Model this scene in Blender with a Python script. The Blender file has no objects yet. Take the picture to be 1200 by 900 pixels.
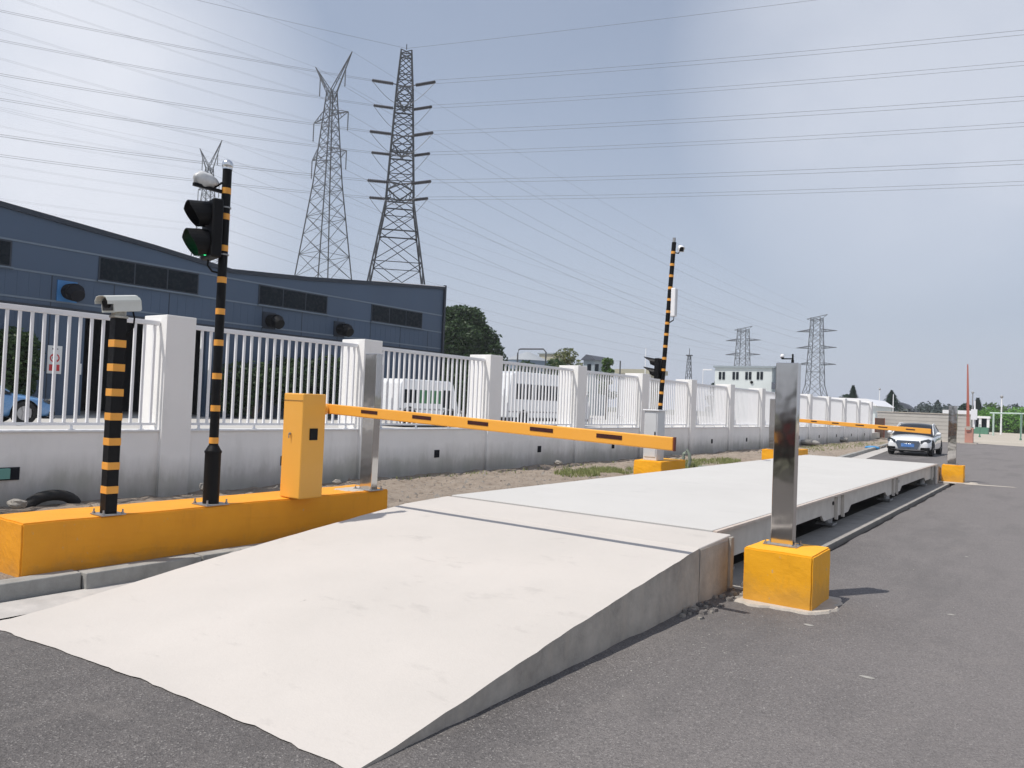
import bpy, bmesh, math, random
from mathutils import Vector, Matrix, noise
random.seed(7)
R = math.radians
scene = bpy.context.scene
C = scene.collection

# ------------------------------------------------------------------ camera
F, CX, CY, H = 901.0, 600.0, 450.0, 1.6
YAW, PITCH, ROLL = R(35.7), R(1.4), R(2.35)
fw = Vector((-math.sin(YAW)*math.cos(PITCH), math.cos(YAW)*math.cos(PITCH), math.sin(PITCH)))
r0 = Vector((math.cos(YAW), math.sin(YAW), 0)); u0 = r0.cross(fw)
rt = r0*math.cos(ROLL)+u0*math.sin(ROLL); up = -r0*math.sin(ROLL)+u0*math.cos(ROLL)
def ray(x, y): return fw*F+rt*(x-CX)-up*(y-CY)
def atX(x, y, X): d = ray(x, y); return d*(X/d.x)+Vector((0, 0, H))
def atY(x, y, Y): d = ray(x, y); return d*(Y/d.y)+Vector((0, 0, H))
def atZ(x, y, Z): d = ray(x, y); return d*((Z-H)/d.z)+Vector((0, 0, H))
def cs(lat, dep, z=0.0): return Vector((-math.sin(YAW)*dep+math.cos(YAW)*lat, math.cos(YAW)*dep+math.sin(YAW)*lat, z))
cd = bpy.data.cameras.new('camera'); cam = bpy.data.objects.new('camera', cd); C.objects.link(cam)
cam.matrix_world = Matrix(((rt.x, up.x, -fw.x, 0), (rt.y, up.y, -fw.y, 0), (rt.z, up.z, -fw.z, H), (0, 0, 0, 1)))
cd.sensor_width = 36; cd.lens = 36*F/1200; cd.clip_start = 0.05; cd.clip_end = 6000
scene.camera = cam

# ------------------------------------------------------------------ materials
def newmat(name):
    m = bpy.data.materials.new(name); m.use_nodes = True
    nt = m.node_tree; return m, nt, nt.nodes['Principled BSDF']
def N(nt, t, **k):
    n = nt.nodes.new(t)
    for a, b in k.items():
        if a.startswith('i_'): n.inputs[a[2:].replace('_', ' ')].default_value = b
        else: setattr(n, a, b)
    return n
def L(nt, a, b): nt.links.new(a, b)
def ramp(nt, fac, stops):
    r = nt.nodes.new('ShaderNodeValToRGB'); e = r.color_ramp.elements
    while len(e) < len(stops): e.new(0.5)
    for i, (p, c) in enumerate(stops):
        e[i].position = p; e[i].color = (c, c, c, 1) if not hasattr(c, '__len__') else (*c, 1)
    L(nt, fac, r.inputs[0]); return r.outputs[0]
def mix(nt, fac, a, b, mode='MIX'):
    m = nt.nodes.new('ShaderNodeMix'); m.data_type = 'RGBA'; m.blend_type = mode
    for s, v in ((0, fac), (6, a), (7, b)):
        if hasattr(v, 'links') or hasattr(v, 'is_output'): L(nt, v, m.inputs[s])
        else: m.inputs[s].default_value = v if s == 0 else (*v, 1)
    return m.outputs[2]
def coord(nt, scale=(1, 1, 1)):
    tc = nt.nodes.new('ShaderNodeTexCoord'); mp = nt.nodes.new('ShaderNodeMapping')
    mp.inputs['Scale'].default_value = scale; L(nt, tc.outputs['Object'], mp.inputs[0]); return mp.outputs[0]
def noi(nt, co, scale, detail=5, rough=.6):
    n = nt.nodes.new('ShaderNodeTexNoise'); n.inputs['Scale'].default_value = scale
    n.inputs['Detail'].default_value = detail; n.inputs['Roughness'].default_value = rough
    L(nt, co, n.inputs['Vector']); return n.outputs[0]
def bump(nt, bsdf, h, strength=.3, dist=.01):
    b = nt.nodes.new('ShaderNodeBump'); b.inputs['Strength'].default_value = strength
    b.inputs['Distance'].default_value = dist; L(nt, h, b.inputs['Height']); L(nt, b.outputs[0], bsdf.inputs['Normal'])
def weathered(name, col, dark=None, rough=.6, scale=3, amt=.35, metal=0, bmp=.15, bscale=60, spec=.5, coat=0, streak=False):
    m, nt, b = newmat(name); co = coord(nt, (1, 1, .25) if streak else (1, 1, 1))
    dark = dark or tuple(c*.6 for c in col)
    f = ramp(nt, noi(nt, co, scale, 7, .65), [(.35, 1), (.68, 0)])
    mm = N(nt, 'ShaderNodeMath', operation='MULTIPLY'); L(nt, f, mm.inputs[0]); mm.inputs[1].default_value = amt
    L(nt, mix(nt, mm.outputs[0], col, dark), b.inputs['Base Color'])
    b.inputs['Metallic'].default_value = metal; b.inputs['Specular IOR Level'].default_value = spec
    b.inputs['Coat Weight'].default_value = coat
    rr = N(nt, 'ShaderNodeMapRange'); L(nt, noi(nt, co, scale*4, 4), rr.inputs[0])
    rr.inputs[3].default_value = max(.02, rough-.12); rr.inputs[4].default_value = min(1, rough+.15); L(nt, rr.outputs[0], b.inputs['Roughness'])
    if bmp: bump(nt, b, noi(nt, coord(nt), bscale, 5, .7), bmp, .01)
    return m
M = {}
def cast_paint(name, col, col2):
    m, nt, b = newmat(name); co = coord(nt)
    c = mix(nt, ramp(nt, noi(nt, co, 2.2, 6, .65), [(.35, 0), (.7, .5)]), col, col2)
    c = mix(nt, ramp(nt, noi(nt, co, 13, 6, .8), [(.655, 0), (.68, .75)]), c, (.50, .40, .27))
    c = mix(nt, ramp(nt, noi(nt, coord(nt, (3, 3, .5)), 3.0, 6, .75), [(.58, 0), (.78, .3)]), c, tuple(x*.6 for x in col2))
    geo = nt.nodes.new('ShaderNodeNewGeometry'); sx = nt.nodes.new('ShaderNodeSeparateXYZ'); L(nt, geo.outputs['Position'], sx.inputs[0])
    a = N(nt, 'ShaderNodeMath', operation='MULTIPLY_ADD'); L(nt, noi(nt, co, 6, 6, .75), a.inputs[0]); a.inputs[1].default_value = -.42; L(nt, sx.outputs[2], a.inputs[2])
    mr = N(nt, 'ShaderNodeMapRange'); L(nt, a.outputs[0], mr.inputs[0]); mr.inputs[1].default_value = -.12; mr.inputs[2].default_value = .02; mr.inputs[3].default_value = .32; mr.inputs[4].default_value = 0
    c = mix(nt, mr.outputs[0], c, (.24, .17, .09))
    L(nt, c, b.inputs['Base Color']); b.inputs['Roughness'].default_value = .62; b.inputs['Specular IOR Level'].default_value = .4
    ad = N(nt, 'ShaderNodeMath', operation='ADD'); L(nt, noi(nt, co, 45, 5, .7), ad.inputs[0]); L(nt, noi(nt, co, 9, 4, .6), ad.inputs[1])
    bump(nt, b, ad.outputs[0], .3, .008); return m
# asphalt
def asphalt():
    m, nt, b = newmat('asphalt'); co = coord(nt)
    big = noi(nt, co, .5, 6, .6); wide = noi(nt, coord(nt, (1, .25, 1)), .9, 5, .6); grain = noi(nt, co, 95, 3, .8)
    base = mix(nt, ramp(nt, big, [(.3, 0), (.7, 1)]), (.115, .107, .104), (.165, .152, .147))
    base = mix(nt, ramp(nt, wide, [(.46, 0), (.66, .6)]), base, (.24, .222, .21))
    # the through lane is paler than the asphalt round the ramp, more so farther off
    sx = nt.nodes.new('ShaderNodeSeparateXYZ'); L(nt, co, sx.inputs[0]); wob = noi(nt, co, .7, 5, .6)
    a1 = N(nt, 'ShaderNodeMath', operation='MULTIPLY_ADD'); L(nt, wob, a1.inputs[0]); a1.inputs[1].default_value = 2.4; L(nt, sx.outputs[0], a1.inputs[2])
    a2 = N(nt, 'ShaderNodeMath', operation='MULTIPLY_ADD'); L(nt, sx.outputs[1], a2.inputs[0]); a2.inputs[1].default_value = .10; L(nt, a1.outputs[0], a2.inputs[2])
    lane = N(nt, 'ShaderNodeMapRange'); L(nt, a2.outputs[0], lane.inputs[0]); lane.inputs[1].default_value = -1.0; lane.inputs[2].default_value = 2.2; lane.inputs[4].default_value = .8
    base = mix(nt, lane.outputs[0], base, (.255, .232, .224))
    v = nt.nodes.new('ShaderNodeTexVoronoi'); v.inputs['Scale'].default_value = 130; L(nt, co, v.inputs['Vector'])
    sep = nt.nodes.new('ShaderNodeSeparateColor'); L(nt, v.outputs['Color'], sep.inputs[0])
    base = mix(nt, ramp(nt, sep.outputs[0], [(.0, .38), (.5, .8), (1, 1.0)]), (0.032, .03, .03), base)
    base = mix(nt, ramp(nt, sep.outputs[1], [(.9, 0), (.97, .55)]), base, (.36, .34, .32))
    l2 = N(nt, 'ShaderNodeMath', operation='MULTIPLY'); L(nt, lane.outputs[0], l2.inputs[0]); l2.inputs[1].default_value = .62
    base = mix(nt, l2.outputs[0], base, (.185, .170, .165))
    base = mix(nt, ramp(nt, noi(nt, coord(nt, (.9, .22, 1)), 1.3, 7, .65), [(.50, 0), (.60, .28)]), base, (.10, .094, .092))
    # paler dust lying where tyres do not run
    dust = ramp(nt, noi(nt, co, 2.2, 8, .7), [(.55, 0), (.75, .3)])
    base = mix(nt, dust, base, (.27, .245, .225))
    L(nt, base, b.inputs['Base Color']); b.inputs['Roughness'].default_value = .86; b.inputs['Specular IOR Level'].default_value = .35
    ad = N(nt, 'ShaderNodeMath', operation='ADD'); L(nt, v.outputs['Distance'], ad.inputs[0]); L(nt, grain, ad.inputs[1])
    bump(nt, b, ad.outputs[0], .75, .006)
    return m
M['asphalt'] = asphalt()
def pale_concrete(name, col, stain, amt=.5, seam=False):
    m, nt, b = newmat(name); co = coord(nt)
    c = mix(nt, ramp(nt, noi(nt, co, .8, 6, .6), [(.35, 0), (.75, amt)]), col, stain)
    c = mix(nt, ramp(nt, noi(nt, coord(nt, (1.0, 2.6, 1)), 1.6, 10, .75), [(.585, 0), (.70, .42)]), c, tuple(x*.58 for x in col))
    c = mix(nt, ramp(nt, noi(nt, co, 9, 8, .8), [(.65, 0), (.69, .5)]), c, tuple(x*.45 for x in col))
    c = mix(nt, ramp(nt, noi(nt, co, 45, 3, .8), [(.3, .14), (.6, 0)]), c, tuple(x*.7 for x in col))
    L(nt, c, b.inputs['Base Color']); b.inputs['Roughness'].default_value = .72; b.inputs['Specular IOR Level'].default_value = .4
    ad = N(nt, 'ShaderNodeMath', operation='ADD'); L(nt, noi(nt, co, 70, 4, .7), ad.inputs[0]); L(nt, noi(nt, co, 4, 4, .6), ad.inputs[1])
    bump(nt, b, ad.outputs[0], .22, .008); return m
M['ramp'] = pale_concrete('ramp_concrete', (.555, .515, .475), (.47, .44, .405), .7)
M['deck'] = pale_concrete('deck_paint', (.555, .54, .515), (.49, .475, .45), .6)
def rampside():
    m, nt, b = newmat('ramp_side_concrete'); co = coord(nt)
    c = mix(nt, ramp(nt, noi(nt, co, 3, 8, .7), [(.35, 0), (.7, 1)]), (.48, .44, .385), (.28, .255, .225))
    c = mix(nt, ramp(nt, noi(nt, coord(nt, (1, 7, .6)), 2, 5, .6), [(.5, 0), (.7, .5)]), c, (.46, .405, .34))
    L(nt, c, b.inputs['Base Color']); b.inputs['Roughness'].default_value = .85
    bump(nt, b, noi(nt, co, 30, 6, .7), .5, .015); return m
M['rampside'] = rampside()
M['orange'] = cast_paint('orange_yellow_paint', (.90, .42, .012), (.78, .34, .011))
M['plinth'] = cast_paint('orange_plinth_paint', (.82, .34, .014), (.66, .25, .012))
M['orange_box'] = weathered('orange_powder_coat', (.80, .40, .06), (.74, .355, .05), .38, 2, .3, bmp=.05, coat=.2)
M['arm'] = weathered('barrier_arm_paint', (.85, .39, .05), (.80, .35, .045), .35, 2, .3, bmp=.0, coat=.2)
M['darkred'] = weathered('dark_red_reflector', (.06, .012, .01), (.02, .01, .01), .3, 20, .5, bmp=0)
M['endred'] = weathered('brown_red_cap', (.16, .03, .015), (.08, .02, .01), .5, 20, .5, bmp=0)
def mth_(nt, op, a, b_):
    n_ = nt.nodes.new('ShaderNodeMath'); n_.operation = op
    for i, v in enumerate((a, b_)):
        if isinstance(v, (int, float)): n_.inputs[i].default_value = v
        else: nt.links.new(v, n_.inputs[i])
    return n_.outputs[0]
def wallpaint():
    m, nt, b = newmat('white_wall_paint'); co = coord(nt)
    geo = nt.nodes.new('ShaderNodeNewGeometry'); sx = nt.nodes.new('ShaderNodeSeparateXYZ'); L(nt, geo.outputs['Position'], sx.inputs[0])
    st = mth_(nt, 'ADD', mth_(nt, 'MULTIPLY', noi(nt, coord(nt, (1, 2.4, .5)), 1.1, 9, .72), .55), mth_(nt, 'MULTIPLY', noi(nt, co, .55, 5, .6), .62))
    # mould and splash dirt climbs from the soil, with ragged drips
    mr = N(nt, 'ShaderNodeMapRange'); L(nt, sx.outputs[2], mr.inputs[0]); mr.inputs[1].default_value = .0; mr.inputs[2].default_value = .66
    mr.inputs[3].default_value = .62; mr.inputs[4].default_value = -.02
    ad = N(nt, 'ShaderNodeMath', operation='ADD'); L(nt, mr.outputs[0], ad.inputs[0]); L(nt, st, ad.inputs[1])
    mask = ramp(nt, mth_(nt, 'MULTIPLY', ad.outputs[0], .7), [(.42, 0), (.60, .25), (.72, .55), (.95, .85)])
    dirt = mix(nt, ramp(nt, noi(nt, co, 1.1, 4, .6), [(.4, 0), (.65, 1)]), (.17, .155, .14), (.17, .175, .125))
    base = mix(nt, ramp(nt, noi(nt, co, 1.5, 6, .7), [(.4, 0), (.8, .4)]), (.88, .865, .84), (.76, .75, .73))
    L(nt, mix(nt, mask, base, dirt), b.inputs['Base Color']); b.inputs['Roughness'].default_value = .7
    bump(nt, b, noi(nt, co, 35, 5, .7), .15, .01); return m
M['wallpaint'] = wallpaint()
M['white'] = weathered('white_paint', (.82, .82, .82), (.68, .68, .68), .55, 2, .4, bmp=.05)
M['whitemetal'] = weathered('white_enamel', (.84, .84, .85), (.74, .74, .76), .35, 4, .3, bmp=0)
M['black'] = weathered('black_paint', (.005, .005, .006), (.010, .010, .010), .5, 8, .4, bmp=.03, spec=.18)
M['band'] = weathered('orange_band_tape', (.80, .36, .05), (.68, .28, .04), .45, 12, .4, bmp=0)
def steel():
    m, nt, b = newmat('stainless_steel'); co = coord(nt, (14, 14, .5))
    b.inputs['Metallic'].default_value = 1; b.inputs['Base Color'].default_value = (.56, .535, .51, 1)
    rr = N(nt, 'ShaderNodeMapRange'); L(nt, noi(nt, co, 4, 5), rr.inputs[0]); rr.inputs[3].default_value = .05; rr.inputs[4].default_value = .13
    L(nt, rr.outputs[0], b.inputs['Roughness']); bump(nt, b, noi(nt, coord(nt), 3.2, 2), .06, .05); return m
M['steel'] = steel()
M['chrome'] = weathered('silver_ball', (.75, .75, .75), (.6, .6, .6), .2, 5, .3, metal=1, bmp=0)
M['galv'] = weathered('galvanised_steel', (.38, .38, .38), (.25, .25, .25), .5, 20, .5, metal=.7, bmp=0)
M['blue_clad'] = weathered('blue_grey_cladding', (.058, .092, .150), (.048, .074, .118), .5, .35, .6, bmp=.04, bscale=8, streak=True)
M['blue_dark'] = weathered('dark_blue_edge', (.022, .03, .045), (.016, .022, .035), .5, 1, .5, bmp=0)
M['trim'] = weathered('pale_blue_trim', (.15, .19, .24), (.11, .145, .185), .5, 1, .5, bmp=0)
M['darkglass'] = weathered('dark_glass', (.006, .009, .014), (.010, .018, .022), .25, 1.5, .5, bmp=0, spec=.12)
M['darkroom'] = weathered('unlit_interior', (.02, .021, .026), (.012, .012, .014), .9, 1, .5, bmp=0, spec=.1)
M['roof'] = weathered('grey_roof_sheet', (.2, .23, .27), (.15, .17, .2), .6, 1, .5, bmp=0)
M['kerb'] = weathered('kerb_concrete', (.36, .355, .335), (.2, .195, .18), .85, 5, .7, bmp=.5, bscale=30)
M['kerbtop'] = M['kerb']
M['gutter'] = weathered('gutter_concrete', (.52, .49, .46), (.34, .32, .30), .85, 4, .7, bmp=.4, bscale=30)
M['pit'] = weathered('pit_concrete', (.36, .34, .315), (.2, .19, .175), .9, 3, .7, bmp=.5, bscale=25)
M['pitshade'] = weathered('shade_dark_pit_floor', (.06, .052, .045), (.03, .026, .022), .9, 5, .7, bmp=.5, bscale=30)  # pit floor darkened in its colour for the shade under the deck
M['beam'] = weathered('off_white_steel', (.66, .62, .56), (.46, .42, .37), .5, 4, .6, bmp=.1)
M['lip'] = weathered('deck_edge_paint', (.62, .54, .47), (.48, .38, .31), .55, 8, .7, bmp=.1)
def dirt():
    m, nt, b = newmat('bare_soil'); co = coord(nt)
    c = mix(nt, ramp(nt, noi(nt, co, 1.6, 8, .7), [(.35, 0), (.65, 1)]), (.40, .335, .275), (.31, .255, .205))
    c = mix(nt, ramp(nt, noi(nt, co, 7, 8, .75), [(.52, 0), (.66, .75)]), c, (.16, .12, .09))
    c = mix(nt, ramp(nt, noi(nt, co, 22, 5, .8), [(.6, 0), (.72, .6)]), c, (.55, .49, .43))
    L(nt, c, b.inputs['Base Color']); b.inputs['Roughness'].default_value = .95; b.inputs['Specular IOR Level'].default_value = .15
    ad = N(nt, 'ShaderNodeMath', operation='ADD'); L(nt, noi(nt, co, 8, 8, .75), ad.inputs[0]); L(nt, noi(nt, co, 40, 4, .8), ad.inputs[1])
    bump(nt, b, ad.outputs[0], .9, .04); return m
M['dirt'] = dirt()
M['yard'] = weathered('yard_concrete', (.52, .50, .47), (.40, .385, .36), .85, .25, .7, bmp=.1, bscale=6)
M['beigeyard'] = weathered('sandy_concrete', (.47, .42, .35), (.38, .34, .28), .9, .12, .7, bmp=.1, bscale=6)
M['earth'] = weathered('far_ground', (.16, .16, .10), (.11, .12, .07), .95, .02, .7, bmp=0)
M['mortar'] = weathered('mortar', (.52, .47, .41), (.38, .34, .29), .9, 12, .7, bmp=.6, bscale=40)
M['beigewall'] = weathered('beige_rendered_wall', (.50, .475, .44), (.40, .38, .35), .85, 1.2, .6, bmp=.2, bscale=10)
M['rust'] = weathered('rusty_brown_sheet', (.095, .055, .04), (.05, .03, .025), .8, 4, .6, bmp=.1)
M['redpole'] = weathered('faded_red_paint', (.46, .14, .10), (.38, .13, .10), .6, 2, .6, bmp=0)
M['pink'] = weathered('pale_red_paint', (.52, .27, .21), (.42, .2, .16), .6, 2, .6, bmp=0)
M['steel_dark'] = weathered('dark_galvanised_lattice', (.03, .034, .042), (.02, .024, .03), .6, .5, .6, bmp=0)
M['steel_grey'] = weathered('weathered_lattice', (.07, .075, .085), (.05, .055, .062), .6, .5, .6, bmp=0)
M['wire'] = weathered('conductor', (.16, .165, .18), (.13, .135, .15), .6, .1, .3, bmp=0)
M['insul'] = weathered('brown_porcelain', (.035, .03, .035), (.02, .02, .02), .3, 4, .4, bmp=0)
M['insul_pale'] = weathered('grey_insulator', (.12, .125, .135), (.1, .1, .11), .5, 4, .4, bmp=0)
M['tyre'] = weathered('tyre_rubber', (.018, .018, .018), (.03, .028, .026), .85, 10, .5, bmp=.1)
M['rim'] = weathered('alloy_rim', (.45, .45, .46), (.3, .3, .31), .3, 8, .4, metal=.8, bmp=0)
M['carwhite'] = weathered('white_car_paint', (.80, .81, .82), (.76, .77, .78), .2, 2, .3, bmp=0, coat=1)
M['carblue'] = weathered('blue_car_paint', (.12, .27, .50), (.10, .23, .44), .25, 2, .3, bmp=0, coat=1)
M['carglass'] = weathered('car_glass', (.015, .017, .02), (.02, .022, .026), .06, 2, .3, bmp=0)
M['grille'] = weathered('grille_metal', (.20, .24, .30), (.08, .1, .14), .3, 30, .8, metal=.6, bmp=0)
M['platebl'] = weathered('blue_plate', (.045, .16, .46), (.16, .30, .62), .4, 9, .9, bmp=0)
M['lamp'] = weathered('headlight_lens', (.07, .08, .09), (.03, .033, .036), .08, 8, .6, metal=.2, bmp=0)
M['bark'] = weathered('bark', (.10, .075, .055), (.05, .04, .03), .9, 6, .7, bmp=.6, bscale=14)
M['cabinet'] = weathered('light_grey_cabinet', (.60, .61, .62), (.5, .51, .52), .5, 2, .5, bmp=0)
M['camhouse'] = weathered('camera_housing', (.62, .63, .59), (.5, .51, .47), .4, 6, .5, bmp=0, coat=.3)
M['bracket'] = weathered('dusty_bracket', (.50, .49, .43), (.22, .2, .17), .6, 26, .9, bmp=.4, bscale=80)
M['plastic_clear'] = weathered('wrapped_housing', (.62, .63, .63), (.42, .42, .42), .3, 14, .7, bmp=.5, bscale=18)
M['signwhite'] = weathered('sign_white', (.78, .78, .76), (.7, .7, .68), .4, 3, .3, bmp=0)
M['signred'] = weathered('sign_red', (.60, .03, .035), (.5, .03, .03), .4, 3, .3, bmp=0)
M['signblack'] = weathered('sign_black', (.02, .02, .02), (.04, .04, .04), .4, 3, .3, bmp=0)
M['fanblue'] = weathered('blue_fan_cowl', (.05, .20, .46), (.04, .15, .35), .4, 3, .3, bmp=0)
M['greenpanel'] = weathered('green_panel', (.05, .20, .08), (.03, .12, .05), .4, 3, .3, bmp=0)
M['teal'] = weathered('teal_pipe', (.15, .36, .31), (.1, .28, .25), .5, 6, .3, bmp=0)
M['rock'] = weathered('grey_rock', (.30, .28, .25), (.18, .165, .15), .9, 8, .7, bmp=.6, bscale=30)
M['palestone'] = weathered('pale_grit', (.34, .325, .30), (.24, .23, .21), .9, 8, .7, bmp=0)
M['bluebag'] = weathered('blue_plastic', (.05, .25, .50), (.04, .2, .42), .4, 8, .7, bmp=.3)
M['stub'] = weathered('grey_green_sleeve', (.24, .28, .23), (.15, .17, .14), .7, 8, .7, bmp=.3)
M['tank'] = weathered('blue_grey_tank', (.16, .21, .27), (.13, .17, .22), .6, .5, .5, bmp=0)
M['tankroof'] = weathered('grey_tank_roof', (.33, .35, .37), (.25, .27, .29), .6, .5, .5, bmp=0)
M['farwhite'] = weathered('pale_green_white_render', (.64, .68, .67), (.54, .58, .57), .8, .4, .5, bmp=0)
M['fargrey'] = weathered('grey_blue_render', (.30, .345, .37), (.24, .28, .3), .8, .4, .5, bmp=0)
M['farbeige'] = weathered('beige_render', (.42, .40, .31), (.34, .32, .25), .8, .4, .5, bmp=0)
M['tile'] = weathered('dark_roof_tile', (.09, .10, .125), (.06, .065, .08), .8, .4, .5, bmp=0)
M['greenframe'] = weathered('green_post_paint', (.10, .25, .17), (.07, .17, .12), .6, 2, .4, bmp=0)
M['paleframe'] = weathered('pale_green_paint', (.50, .62, .56), (.4, .52, .46), .6, 2, .4, bmp=0)
m, nt, b = newmat('green_signal_lamp'); b.inputs['Base Color'].default_value = (.02, .3, .12, 1)
b.inputs['Emission Color'].default_value = (.04, .9, .28, 1); b.inputs['Emission Strength'].default_value = 2.2; M['greenlamp'] = m
def leafmat(name, a, bcol, sss=.0):
    m, nt, b = newmat(name); gi = nt.nodes.new('ShaderNodeNewGeometry')
    c = mix(nt, gi.outputs['Random Per Island'], a, bcol)
    L(nt, c, b.inputs['Base Color']); b.inputs['Roughness'].default_value = .55; b.inputs['Specular IOR Level'].default_value = .3
    tr = nt.nodes.new('ShaderNodeBsdfTranslucent'); L(nt, c, tr.inputs[0]); ms = nt.nodes.new('ShaderNodeMixShader'); ms.inputs[0].default_value = .25
    L(nt, b.outputs[0], ms.inputs[1]); L(nt, tr.outputs[0], ms.inputs[2]); L(nt, ms.outputs[0], nt.nodes['Material Output'].inputs[0]); return m
M['leafdark'] = leafmat('dark_leaves', (.022, .048, .018), (.05, .09, .03))
M['leafmid'] = leafmat('mid_green_leaves', (.05, .10, .03), (.12, .19, .055))
M['leafolive'] = leafmat('olive_leaves', (.09, .12, .04), (.22, .22, .10))
M['leafconifer'] = leafmat('conifer_needles', (.018, .045, .028), (.035, .07, .04))
M['leafhedge'] = leafmat('hedge_leaves', (.08, .22, .035), (.20, .40, .07))
M['leaffar'] = leafmat('haze_greyed_leaves', (.045, .065, .062), (.075, .10, .09))  # greyed in colour to stand in for distance haze
M['blade'] = leafmat('grass_blades', (.17, .21, .075), (.33, .34, .15))

# ------------------------------------------------------------------ mesh helper
def origin(o):
    v = Vector((0, 0, 0))
    while o is not None: v = v+o.location; o = o.parent
    return v
class MB:
    def __init__(s): s.v = []; s.f = []; s.mi = []
    def add(s, vs, fs, mi=0):
        n = len(s.v); s.v += [Vector(p) for p in vs]; s.f += [tuple(i+n for i in f) for f in fs]; s.mi += [mi]*len(fs); return s
    def box(s, lo, hi, mi=0):
        x0, y0, z0 = lo; x1, y1, z1 = hi
        return s.add([(x0, y0, z0), (x1, y0, z0), (x1, y1, z0), (x0, y1, z0), (x0, y0, z1), (x1, y0, z1), (x1, y1, z1), (x0, y1, z1)],
                     [(0, 3, 2, 1), (4, 5, 6, 7), (0, 1, 5, 4), (1, 2, 6, 5), (2, 3, 7, 6), (3, 0, 4, 7)], mi)
    def cyl(s, p0, p1, a, b=None, n=12, mi=0, caps=True, phase=0):
        b = a if b is None else b; p0 = Vector(p0); p1 = Vector(p1); d = (p1-p0).normalized()
        q = Vector((0, 0, 1)) if abs(d.z) < .9 else Vector((1, 0, 0))
        x = d.cross(q).normalized(); y = d.cross(x); vs = []
        for p, r_ in ((p0, a), (p1, b)):
            for i in range(n):
                t = 2*math.pi*i/n+phase; vs.append(p+x*(r_*math.cos(t))+y*(r_*math.sin(t)))
        fs = [(i, (i+1) % n, n+(i+1) % n, n+i) for i in range(n)]
        fs = [f[::-1] for f in fs]
        if caps: fs += [tuple(range(n)), tuple(range(2*n-1, n-1, -1))]
        return s.add(vs, fs, mi)
    def tube(s, pts, r_, n=6, mi=0):
        pts = [Vector(p) for p in pts]; vs = []; k = len(pts)
        for j, p in enumerate(pts):
            d = (pts[min(j+1, k-1)]-pts[max(j-1, 0)]).normalized(); q = Vector((0, 0, 1)) if abs(d.z) < .95 else Vector((1, 0, 0))
            x = d.cross(q).normalized(); y = d.cross(x)
            for i in range(n): t = 2*math.pi*i/n; vs.append(p+(x*math.cos(t)+y*math.sin(t))*r_)
        fs = [(j*n+(i+1) % n, j*n+i, (j+1)*n+i, (j+1)*n+(i+1) % n) for j in range(k-1) for i in range(n)]
        fs += [tuple(range(n)), tuple(range(k*n-1, (k-1)*n-1, -1))]
        return s.add(vs, fs, mi)
    def prism(s, poly, axis, a, b, mi=0):
        # poly: 2D points; axis 0/1/2 = extrusion axis
        def P(p, t): return {0: (t, p[0], p[1]), 1: (p[0], t, p[1]), 2: (p[0], p[1], t)}[axis]
        n = len(poly); vs = [P(p, a) for p in poly]+[P(p, b) for p in poly]
        return s.add(vs, [tuple(range(n-1, -1, -1)), tuple(range(n, 2*n))]+[(i, (i+1) % n, n+(i+1) % n, n+i) for i in range(n)], mi)
    def ball(s, c, rad, n=10, m=7, mi=0, sc=(1, 1, 1)):
        c = Vector(c); vs = [c+Vector((0, 0, rad*sc[2]))]
        for j in range(1, m):
            a = math.pi*j/m
            for i in range(n): t = 2*math.pi*i/n; vs.append(c+Vector((math.sin(a)*math.cos(t)*sc[0], math.sin(a)*math.sin(t)*sc[1], math.cos(a)*sc[2]))*rad)
        vs.append(c-Vector((0, 0, rad*sc[2]))); fs = [(0, 1+i, 1+(i+1) % n) for i in range(n)]
        for j in range(m-2): fs += [(1+j*n+i, 1+(j+1)*n+i, 1+(j+1)*n+(i+1) % n, 1+j*n+(i+1) % n) for i in range(n)]
        l = len(vs)-1; fs += [(l, 1+(m-2)*n+(i+1) % n, 1+(m-2)*n+i) for i in range(n)]
        return s.add(vs, fs, mi)
    def build(s, name, mats, parent=None, smooth=False, bevel=0, loc=None, seg=2):
        o_ = Vector(loc) if loc is not None else Vector((0, 0, 0))
        base = origin(parent)+o_
        me = bpy.data.meshes.new(name); me.from_pydata([tuple(p-base) for p in s.v], [], s.f)
        for m in (mats if isinstance(mats, (list, tuple)) else [mats]): me.materials.append(m)
        for p, i in zip(me.polygons, s.mi): p.material_index = i; p.use_smooth = smooth
        if bevel or True:
            bm = bmesh.new(); bm.from_mesh(me)
            if bevel:
                es = [e for e in bm.edges if len(e.link_faces) == 2 and e.calc_face_angle(0) > .5]
                bmesh.ops.bevel(bm, geom=es, offset=bevel, segments=seg, affect='EDGES', profile=.5, clamp_overlap=True)
            bmesh.ops.recalc_face_normals(bm, faces=bm.faces)
            bm.to_mesh(me); bm.free()
        if smooth:
            me.shade_auto_smooth if False else None
        me.update(); o = bpy.data.objects.new(name, me); C.objects.link(o); o.parent = parent; o.location = o_
        return o
def autosmooth(o, ang=40):
    me = o.data
    for p in me.polygons: p.use_smooth = True
    bm = bmesh.new(); bm.from_mesh(me)
    for e in bm.edges: e.smooth = not (len(e.link_faces) == 2 and e.calc_face_angle(0) > R(ang))
    bm.to_mesh(me); bm.free(); return o
def tag(o, label, cat, group=None, kind=None):
    if label: o['label'] = label
    if cat: o['category'] = cat
    if group: o['group'] = group
    if kind: o['kind'] = kind
    return o
def thing(name, loc, label, cat, group=None):
    o = bpy.data.objects.new(name, None); C.objects.link(o); o.location = Vector(loc); o.empty_display_size = .2
    return tag(o, label, cat, group)
def struct(mb, name, mat, **k):
    o = mb.build(name, mat, **k); o['kind'] = 'structure'; return o
def dup(o, parent=None):
    c = o.copy(); C.objects.link(c); c.parent = parent
    for ch in [x for x in bpy.data.objects if x.parent == o]: dup(ch, c)
    return c

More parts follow.
